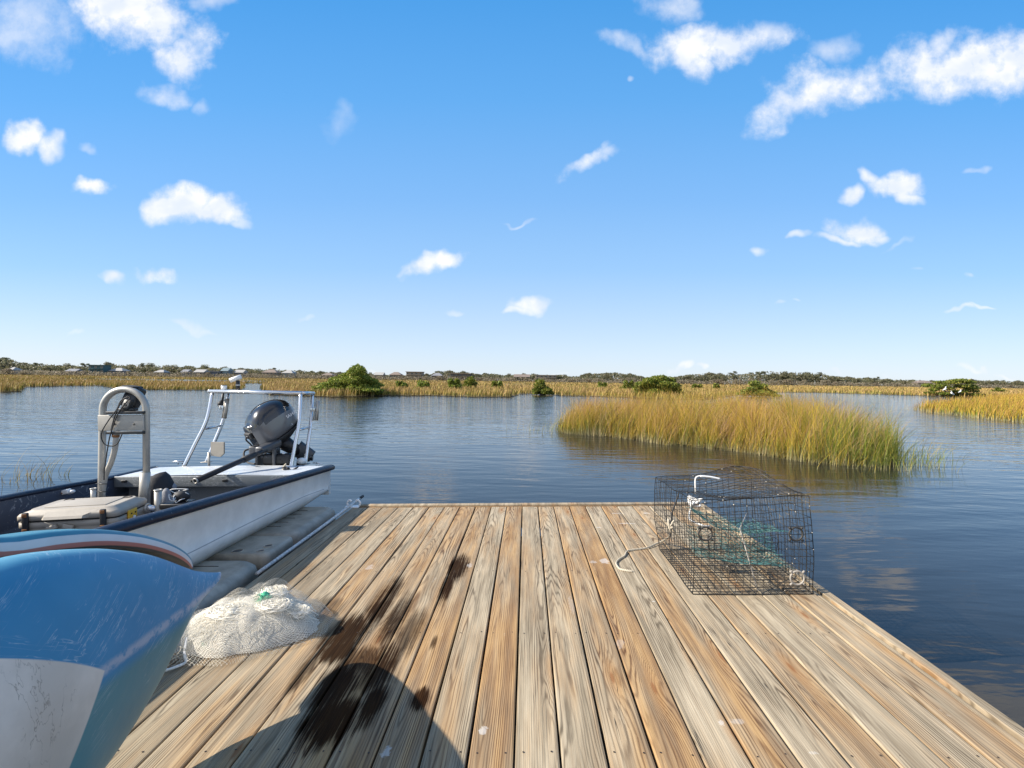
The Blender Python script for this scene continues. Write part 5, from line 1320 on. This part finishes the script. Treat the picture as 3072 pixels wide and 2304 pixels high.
bush(1380, 1431, 1130, 1156, 'right and farther mangrove of the touching pair in the middle of the marsh', 56, 1500, .15, d=75)
bush(1474, 1508, 1137, 1158, 'small lone round mangrove just left of the photo centre', 57, 900, .16, d=72)
bush(1599, 1657, 1137, 1172, 'narrow topped mangrove by the shallow inlet, with paler low growth at its right', 58, 1700, .12, [(-.2, .95), (.0, .9), (.2, .5), (.35, .4), (-.35, .4)], d=52)
bush(1790, 1824, 1144, 1156, 'tiny flat mangrove far out in the marsh left of the big round bush', 59, 500, .18, d=95)
bush(1862, 1903, 1138, 1158, 'small mangrove just left of the big round bush behind the grass island', 60, 1000, .15, d=75)
bush(1912, 2036, 1129, 1178, 'big round bright green mangrove behind the left half of the grass island', 61, 12000, .09, [(-.40, .7), (-.25, .9), (-.05, .98), (.12, 1.0), (.28, .92), (.40, .65), (0, .6)], d=50)
bush(2228, 2322, 1144, 1182, 'dark mangrove with a pointed top behind the middle of the grass island', 62, 3500, .11, [(-.3, .6), (-.1, .98), (.08, .8), (.25, .55), (.4, .35)], d=58)
bush(2078, 2108, 1149, 1158, 'tiny pale bush left of the pointed mangrove, far out', 63, 400, .2, d=100)
bush(2138, 2162, 1150, 1158, 'tiny pale bush just left of the pointed mangrove', 64, 400, .2, d=100)
bush(2970, 3010, 1159, 1167, 'tiny bush in the marsh at the far right', 65, 400, .22, d=110)
# the umbrella shaped tree with egrets
tb_ = at_z(2858, 1189); scp = tb_[1]/1500; w = 132*scp; h = 50*scp
th = bpy.data.objects.new('mangrove_tree', None); COL.objects.link(th); th.location = (tb_[0], tb_[1], WZ); tag(th, 'flat crowned dark green mangrove tree on the far right shore with egrets in it', 'tree')
random.seed(8); bl = []
for (u, v, ru, rv) in [(-.36, .62, .14, .10), (-.2, .80, .15, .10), (0, .92, .18, .10), (.2, .84, .15, .10), (.36, .62, .14, .10), (-.42, .38, .10, .09), (-.22, .48, .12, .09), (.05, .6, .14, .09), (.25, .5, .12, .1), (.42, .32, .10, .08), (.0, .3, .12, .08), (-.3, .18, .12, .08), (.3, .14, .14, .07), (.12, .12, .12, .07), (-.1, .1, .1, .06)]:
    for k in range(2): bl.append((u*w, random.uniform(-.25, .25)*w, v*h, ru*w, ru*w, rv*h))
leaf_obj('crown', leaves(6500, bl, .15, 5, (1, .9), .2), 'mangrove_leaf', th)
mb = MB()
for u, v in ((-.36, .6), (-.2, .78), (0, .88), (.2, .8), (.36, .6), (.3, .2), (-.3, .25)):
    mb.tube(smooth_path([(u*w*.15, 0, -.3), (u*w*.45, random.uniform(-.4, .4), h*v*.5), (u*w, random.uniform(-.5, .5), h*v)], 4), [.13*(1-q/9)+.02 for q in range(9)], 6)
o = mb.build('trunk', 'bark', None, dock=False); o.parent = th
def egret(px, py, s, label, flip=1):
    p = at_y(px, py, tb_[1]-w*.42)
    th = bpy.data.objects.new('egret', None); COL.objects.link(th); th.location = p; tag(th, label, 'bird', 'white egrets perched in the flat crowned tree')
    mb = MB(); f = flip
    body = [Vector((f*(x)*s, 0, z*s)) for x, z in ((-.34, .06), (-.2, .12), (0, .22), (.12, .32), (.15, .42), (.10, .52), (.14, .62), (.20, .66), (.27, .65))]
    mb.tube(smooth_path(body, 4), [s*float(np.interp(q/32, [0, .12, .35, .5, .6, .8, .9, 1], [.02, .08, .14, .10, .04, .03, .045, .02])) for q in range(33)], 10); o = mb.build('body', 'egret_white', None, dock=False); o.parent = th
    mb = MB(); mb.tube([(f*.26*s, 0, .65*s), (f*.40*s, 0, .62*s)], [.018*s, .004*s], 6); o = mb.build('beak', 'beak_yellow', None, dock=False); o.parent = th
    for k in (-.04, .04):
        mb = MB(); mb.tube([(0, k*s, .10*s), (f*.02*s, k*s, -.12*s), (0, k*s, -.30*s)], .012*s, 5); o = mb.build('leg', 'black_plastic', None, dock=False); o.parent = th
egret(2834, 1172, .9, 'leftmost and highest of the white egrets in the flat crowned tree')
egret(2857, 1185, .9, 'lowest of the white egrets, near the foot of the flat crowned tree', -1)
egret(2880, 1178, .7, 'rightmost and smallest of the egrets in the flat crowned tree')

# far treeline: prototypes, then copies
def proto_tree(name, kind, seed):
    random.seed(seed); r_ = random; th = bpy.data.objects.new(name, None); COL.objects.link(th)
    bl = []
    if kind == 'pine':                                     # 12 m, bare trunk and flat clumped crown
        for k in range(9):
            a = r_.uniform(0, 6.28); q = r_.uniform(.4, 3.2); bl.append((q*cos(a), q*sin(a), r_.uniform(8.6, 11.4)-q*.25, r_.uniform(1.1, 2.), r_.uniform(1.1, 2.), r_.uniform(.45, .8)))
        bl += [(r_.uniform(-2, 2), r_.uniform(-2, 2), r_.uniform(6, 8), .9, .9, .4) for _ in range(3)]
        data = leaves(1100, bl, .30, seed, (1, 1.2), .2); mname = 'pine_leaf'; th_ = 10.5; tm = 'pine_bark'
    elif kind == 'oak':                                    # 8 m, broad
        for k in range(14):
            a = r_.uniform(0, 6.28); q = r_.uniform(0, 4.2); z = 6.4-q*.55+r_.uniform(-.8, .8); bl.append((q*cos(a), q*sin(a), z, r_.uniform(1.2, 2.3), r_.uniform(1.2, 2.3), r_.uniform(.8, 1.3)))
        for k in range(6):
            a = r_.uniform(0, 6.28); bl.append((3.4*cos(a), 3.4*sin(a), r_.uniform(1.4, 3.2), 1.4, 1.4, 1.1))
        data = leaves(2400, bl, .30, seed, (1, 1.1), .35); mname = 'oak_leaf'; th_ = 5; tm = 'bark'
    else:                                                  # low scrub and cedar 4 m
        for k in range(10):
            a = r_.uniform(0, 6.28); q = r_.uniform(0, 2.6); bl.append((q*cos(a)*1.3, q*sin(a), r_.uniform(.7, 3.2), r_.uniform(.8, 1.5), r_.uniform(.8, 1.5), r_.uniform(.6, 1.)))
        data = leaves(1100, bl, .27, seed, (1, 1.1), .3); mname = 'scrub_leaf'; th_ = 2; tm = 'bark'
    leaf_obj('crown', data, mname, th)
    mb = MB(); mb.tube([(0, 0, -.5), (r_.uniform(-.2, .2), 0, th_*.5), (r_.uniform(-.5, .5), 0, th_)], [.32, .24, .10], 6)
    if kind != 'scrub':
        for k in range(5):
            a = r_.uniform(0, 6.28); z0 = th_*r_.uniform(.5, .85); L = r_.uniform(1.5, 3); mb.tube([(0, 0, z0), (L*.5*cos(a), L*.5*sin(a), z0+.5), (L*cos(a), L*sin(a), z0+1.1)], [.11, .08, .03], 5)
    o = mb.build('trunk', tm, None, dock=False); o.parent = th
    return th
protos = {k: [proto_tree(n, k, s+i) for i in range(c)] for k, n, s, c in (('pine', 'pine_tree', 100, 4), ('oak', 'oak_tree', 200, 5), ('scrub', 'shrub', 300, 3))}
BH = dict(pine=11.6, oak=7.9, scrub=4.1)
LB = dict(pine=('tall pine with a bare trunk and flat crown in the far treeline', 'tree', 'pines in the far treeline'), oak=('round topped dull green tree in the far treeline', 'tree', 'round trees in the far treeline'), scrub=('low grey green shrub at the foot of the far treeline', 'shrub', 'shrubs along the far marsh edge'))
used = set()
def put_tree(kind, px, d, hgt):
    p = random.choice(protos[kind]); 
    if p.name in used: t_ = copy_tree(p)
    else: t_ = p; used.add(p.name)
    q = at_y(px, 1140, d); s = hgt/BH[kind]; wx_ = s*random.uniform(.95, 1.35) if kind != 'pine' else s*random.uniform(.9, 1.15)
    t_.location = (q[0], q[1], WZ+.1); t_.scale = (wx_, wx_, s); t_.rotation_euler = (0, 0, random.uniform(0, 6.28)); tag(t_, *LB[kind])
prof = [(-120, 1066), (0, 1068), (40, 1070), (75, 1084), (200, 1090), (400, 1088), (600, 1094), (750, 1102), (900, 1108), (960, 1111), (1060, 1114), (1130, 1119), (1210, 1123), (1290, 1117), (1315, 1107), (1350, 1108), (1400, 1113), (1470, 1118), (1600, 1120), (1690, 1122), (1740, 1126), (1785, 1112), (1850, 1112), (1905, 1117), (1935, 1129), (2015, 1129), (2040, 1121), (2100, 1118), (2200, 1115), (2300, 1112), (2400, 1112), (2470, 1113), (2500, 1124), (2600, 1130), (2700, 1135), (2790, 1140), (2880, 1135), (2960, 1138), (3072, 1141), (3200, 1142)]
def topy(px): return float(np.interp(px, [a for a, b in prof], [b for a, b in prof]))
def dist_(px): return float(np.interp(px, [0, 1000, 2000, 2500, 3072], [330, 400, 390, 430, 520]))
random.seed(77); cnt = dict(pine=0, oak=0, scrub=0)
for row, (n, dd, hs) in enumerate(((92, 24, 1.), (66, 10, .80), (70, -6, .46))):
    for i in range(n):
        px = -90 + (i+random.uniform(.15, .85))*3270/n
        if row == 2 and any(abs(px-c) < w_ for c, w_ in ((290, 30), (345, 28), (478, 20), (597, 18), (673, 14), (808, 26), (1185, 22), (1240, 30), (1380, 36), (1565, 28), (1638, 38), (2777, 28), (213, 18), (553, 12), (643, 20), (715, 17), (861, 20), (1135, 16))): continue
        d_ = dist_(px)+dd+random.uniform(-5, 5)
        H = ((hor(px)-topy(px))/1500*d_+1.55-.1)*hs*random.uniform(.85, 1.03)
        pz = (px < 60 or 1785 < px < 1915 or 2170 < px < 2475 or random.random() < .10) and row < 2
        if row == 0 and 90 < px < 1000 and random.random() < .12: H *= 1.15; pz = True
        kind = 'pine' if pz and random.random() < .65 else ('scrub' if row == 2 else 'oak')
        put_tree(kind, px, d_, max(H, 2.2)); cnt[kind] += 1
print('trees', cnt)
# undergrowth behind and between: one unbroken mass
r_ = np.random.default_rng(9); n = 84000; px = r_.uniform(-800, 3900, n); dd = np.array([dist_(a) for a in px])+r_.uniform(2, 45, n)
hh = np.array([max((hor(a)-topy(a))/1500*d_+1.2, 1.5) for a, d_ in zip(px, dd)])
a = np.tan(np.radians(-1.68)); X = ((px-1536)/1500 + a)*dd/(1-a*(px-1536)/1500); Z = WZ + hh*r_.uniform(0, 1, n)**.85*.98*(.80+.35*np.array([mnoise.noise(Vector((x*.09, 1, 0))) for x in X]))
v1 = r_.normal(size=(n, 3)); v1 /= np.linalg.norm(v1, axis=1)[:, None]; v2 = np.cross(v1, r_.normal(size=(n, 3))); v2 /= np.linalg.norm(v2, axis=1)[:, None]
P = np.stack([X, dd, Z], 1); s = r_.uniform(.40, .95, n)[:, None]
o = flat_mesh('undergrowth', np.stack([P-v1*s, P-v2*s*.6, P+v1*s, P+v2*s*.6], 1).reshape(-1, 3), np.arange(n*4).reshape(-1, 4), 'oak_leaf', 'stuff', atts={'r': np.repeat(r_.random(n), 4)})
tag(o, 'dense dull green woodland filling the far shore between the trees', 'woodland')
n = 38000; px = r_.uniform(-800, 3900, n); dd = np.array([dist_(a) for a in px])+r_.uniform(-14, 0, n); X = ((px-1536)/1500 + a)*dd/(1-a*(px-1536)/1500)
Z = WZ + .6 + r_.uniform(0, 1, n)**1.5*3.4*(.8+.8*np.array([mnoise.noise(Vector((x*.07, 4, 0))) for x in X])); P = np.stack([X, dd, Z], 1)
v1 = r_.normal(size=(n, 3)); v1 /= np.linalg.norm(v1, axis=1)[:, None]; v2 = np.cross(v1, r_.normal(size=(n, 3))); v2 /= np.linalg.norm(v2, axis=1)[:, None]; s = r_.uniform(.25, .6, n)[:, None]
o = flat_mesh('shore_scrub', np.stack([P-v1*s, P-v2*s*.6, P+v1*s, P+v2*s*.6], 1).reshape(-1, 3), np.arange(n*4).reshape(-1, 4), 'scrub_leaf', 'stuff', atts={'r': np.repeat(r_.random(n), 4)})
tag(o, 'low scrubby brush lining the far edge of the marsh', 'scrub')

# ---------------------------------------------------------------- far houses
def house(px0, px1, y0, y1, wall, roof, label, style='hip', storeys=1, posts=True, group='houses along the far shore', name='house'):
    pm = (px0+px1)/2; d = dist_(pm)-3; sc = d/1500; b = at_y(pm, 1140, d); w = (px1-px0)*sc; zb = CAMZ-(y1-hor(pm))*sc; zt = CAMZ-(y0-hor(pm))*sc
    zt = max(zt, WZ+3); th = bpy.data.objects.new(name, None); COL.objects.link(th); th.location = (b[0], b[1], WZ); tag(th, label, 'house', group)
    H = zt-WZ; dep = max(6, w*.6); rh = min(H*.34, 2.4) if style != 'flat' else .35; wh = H-rh; pr = wh*.28 if posts else 0
    def part(mb, nm, m_, par=th): o = mb.build(nm, m_, None, dock=False); o.parent = par; return o
    wl = part(MB().box((0, dep/2, pr+(wh-pr)/2), (w*.92, dep, wh-pr)), 'wall', wall)
    if posts:
        nP = max(3, int(w/3.5))
        for k in range(nP): part(MB().box((-w*.44+w*.88*k/(nP-1), .3, pr/2), (.3, .3, pr)), 'stilt', wall)
    if style == 'flat': rf = part(MB().box((0, dep/2-.4, wh+.18), (w, dep+1.4, .36)), 'roof', roof)
    elif style == 'hip':
        v = [(-w/2, -.9, wh), (w/2, -.9, wh), (w/2, dep+.9, wh), (-w/2, dep+.9, wh), (-w*.16, dep/2, H), (w*.16, dep/2, H)]
        mb = MB(); mb.add(v+[(x, y, z-.18) for x, y, z in v[:4]], [(0,1,5,4), (1,2,5), (2,3,4,5), (3,0,4), (0,6,7,1), (1,7,8,2), (2,8,9,3), (3,9,6,0), (6,9,8,7)], 0, False); rf = part(mb, 'roof', roof)
    else:
        v = [(-w/2, -.9, wh), (w/2, -.9, wh), (w/2, dep+.9, wh), (-w/2, dep+.9, wh), (-w/2, dep/2, H), (w/2, dep/2, H)]
        mb = MB(); mb.add(v+[(x, y, z-.18) for x, y, z in v[:4]], [(0,1,5,4), (1,2,5), (2,3,4,5), (3,0,4), (0,6,7,1), (1,7,8,2), (2,8,9,3), (3,9,6,0), (6,9,8,7)], 0, False); rf = part(mb, 'roof', roof)
    nW = max(2, int(w/3.0)); st_h = (wh-pr)/storeys
    for s_ in range(storeys):
        for k in range(nW):
            x = -w*.38+w*.76*k/(nW-1); z = pr+st_h*(s_+.52)
            f = part(MB().box((x, -.04, z), (w*.76/nW*.62, .10, st_h*.50)), 'window', 'h_white'); part(MB().box((x, -.10, z), (w*.76/nW*.50, .06, st_h*.40)), 'pane', 'window_glass', f)
        if storeys > 1 or w > 14:
            part(MB().box((0, -.75, pr+st_h*s_+.05), (w*.92, 1.4, .14)), 'balcony', wall)
    return th
house(18, 42, 1101, 1110, 'h_white', 'h_roof', 'small white house half hidden in trees at the far left', storeys=1)
house(196, 231, 1106, 1119, 'h_grey', 'h_roofgrey', 'low grey house left of the big teal one', 'gable')
house(262, 312, 1094, 1116, 'h_teal', 'h_teal', 'large dark teal two storey house with a flat roof', 'flat', 2)
house(326, 371, 1103, 1116, 'h_grey', 'h_roof', 'wide low house with a bright white roof, right of the teal one', 'hip', posts=False)
house(461, 494, 1109, 1122, 'h_brown', 'h_roof', 'dark walled house with a white hipped roof', 'hip')
house(542, 564, 1108, 1122, 'h_grey', 'h_roofgrey', 'small blue grey house between two white roofed ones', 'gable')
house(581, 614, 1108, 1123, 'h_brown', 'h_roof', 'dark stilted house with a pale gabled roof', 'gable')
house(627, 660, 1113, 1125, 'h_grey', 'h_roofgrey', 'grey house just left of the tall pale blue one', 'flat')
house(662, 686, 1103, 1123, 'h_pale', 'h_pale', 'tall narrow pale blue two storey house', 'gable', 2)
house(701, 731, 1109, 1122, 'h_grey', 'h_roof', 'long grey roofed house right of the pale blue one', 'gable')
house(784, 832, 1108, 1123, 'h_beige', 'h_roofbrown', 'beige house with wide double roof, behind the poling platform light', 'hip', 2)
house(844, 880, 1110, 1124, 'h_pale', 'h_roof', 'pale green house with a white roof left of the largest bush', 'hip')
house(963, 1000, 1119, 1130, 'h_beige', 'h_roofbrown', 'low beige roofed house peeking over the left side of the largest bush', 'hip')
house(1121, 1150, 1117, 1132, 'h_beige', 'h_roof', 'small beige house just right of the largest bush', 'gable')
house(1167, 1204, 1116, 1131, 'h_beige', 'h_roofbrown', 'beige house with a low brown hipped roof, second right of the largest bush', 'hip')
house(1216, 1268, 1115, 1133, 'h_beige', 'h_roofbrown', 'long beige building with a colonnade front', 'flat', 2, name='apartment_building')
house(1293, 1328, 1119, 1134, 'h_brown', 'h_roofgrey', 'brown building below the tallest central trees', 'hip')
house(1347, 1413, 1120, 1135, 'h_brown', 'h_roofbrown', 'long low brown building in the trees above the pair of bushes', 'flat', 2, name='apartment_building')
house(1541, 1590, 1123, 1137, 'h_brown', 'h_roofbrown', 'brown apartment block with a pitched roof right of the photo centre', 'gable', 2, name='apartment_building')
house(1604, 1672, 1125, 1139, 'h_beige', 'h_roof', 'pale beige apartment block with a light flat roof right of the brown one', 'flat', 2, name='apartment_building')
house(2753, 2802, 1142, 1157, 'h_beige', 'h_roofbrown', 'beige house with a brown roof beside the tree with egrets', 'hip')
# tidy
for o in bpy.data.objects:
    if '_loc' in o: del o['_loc']
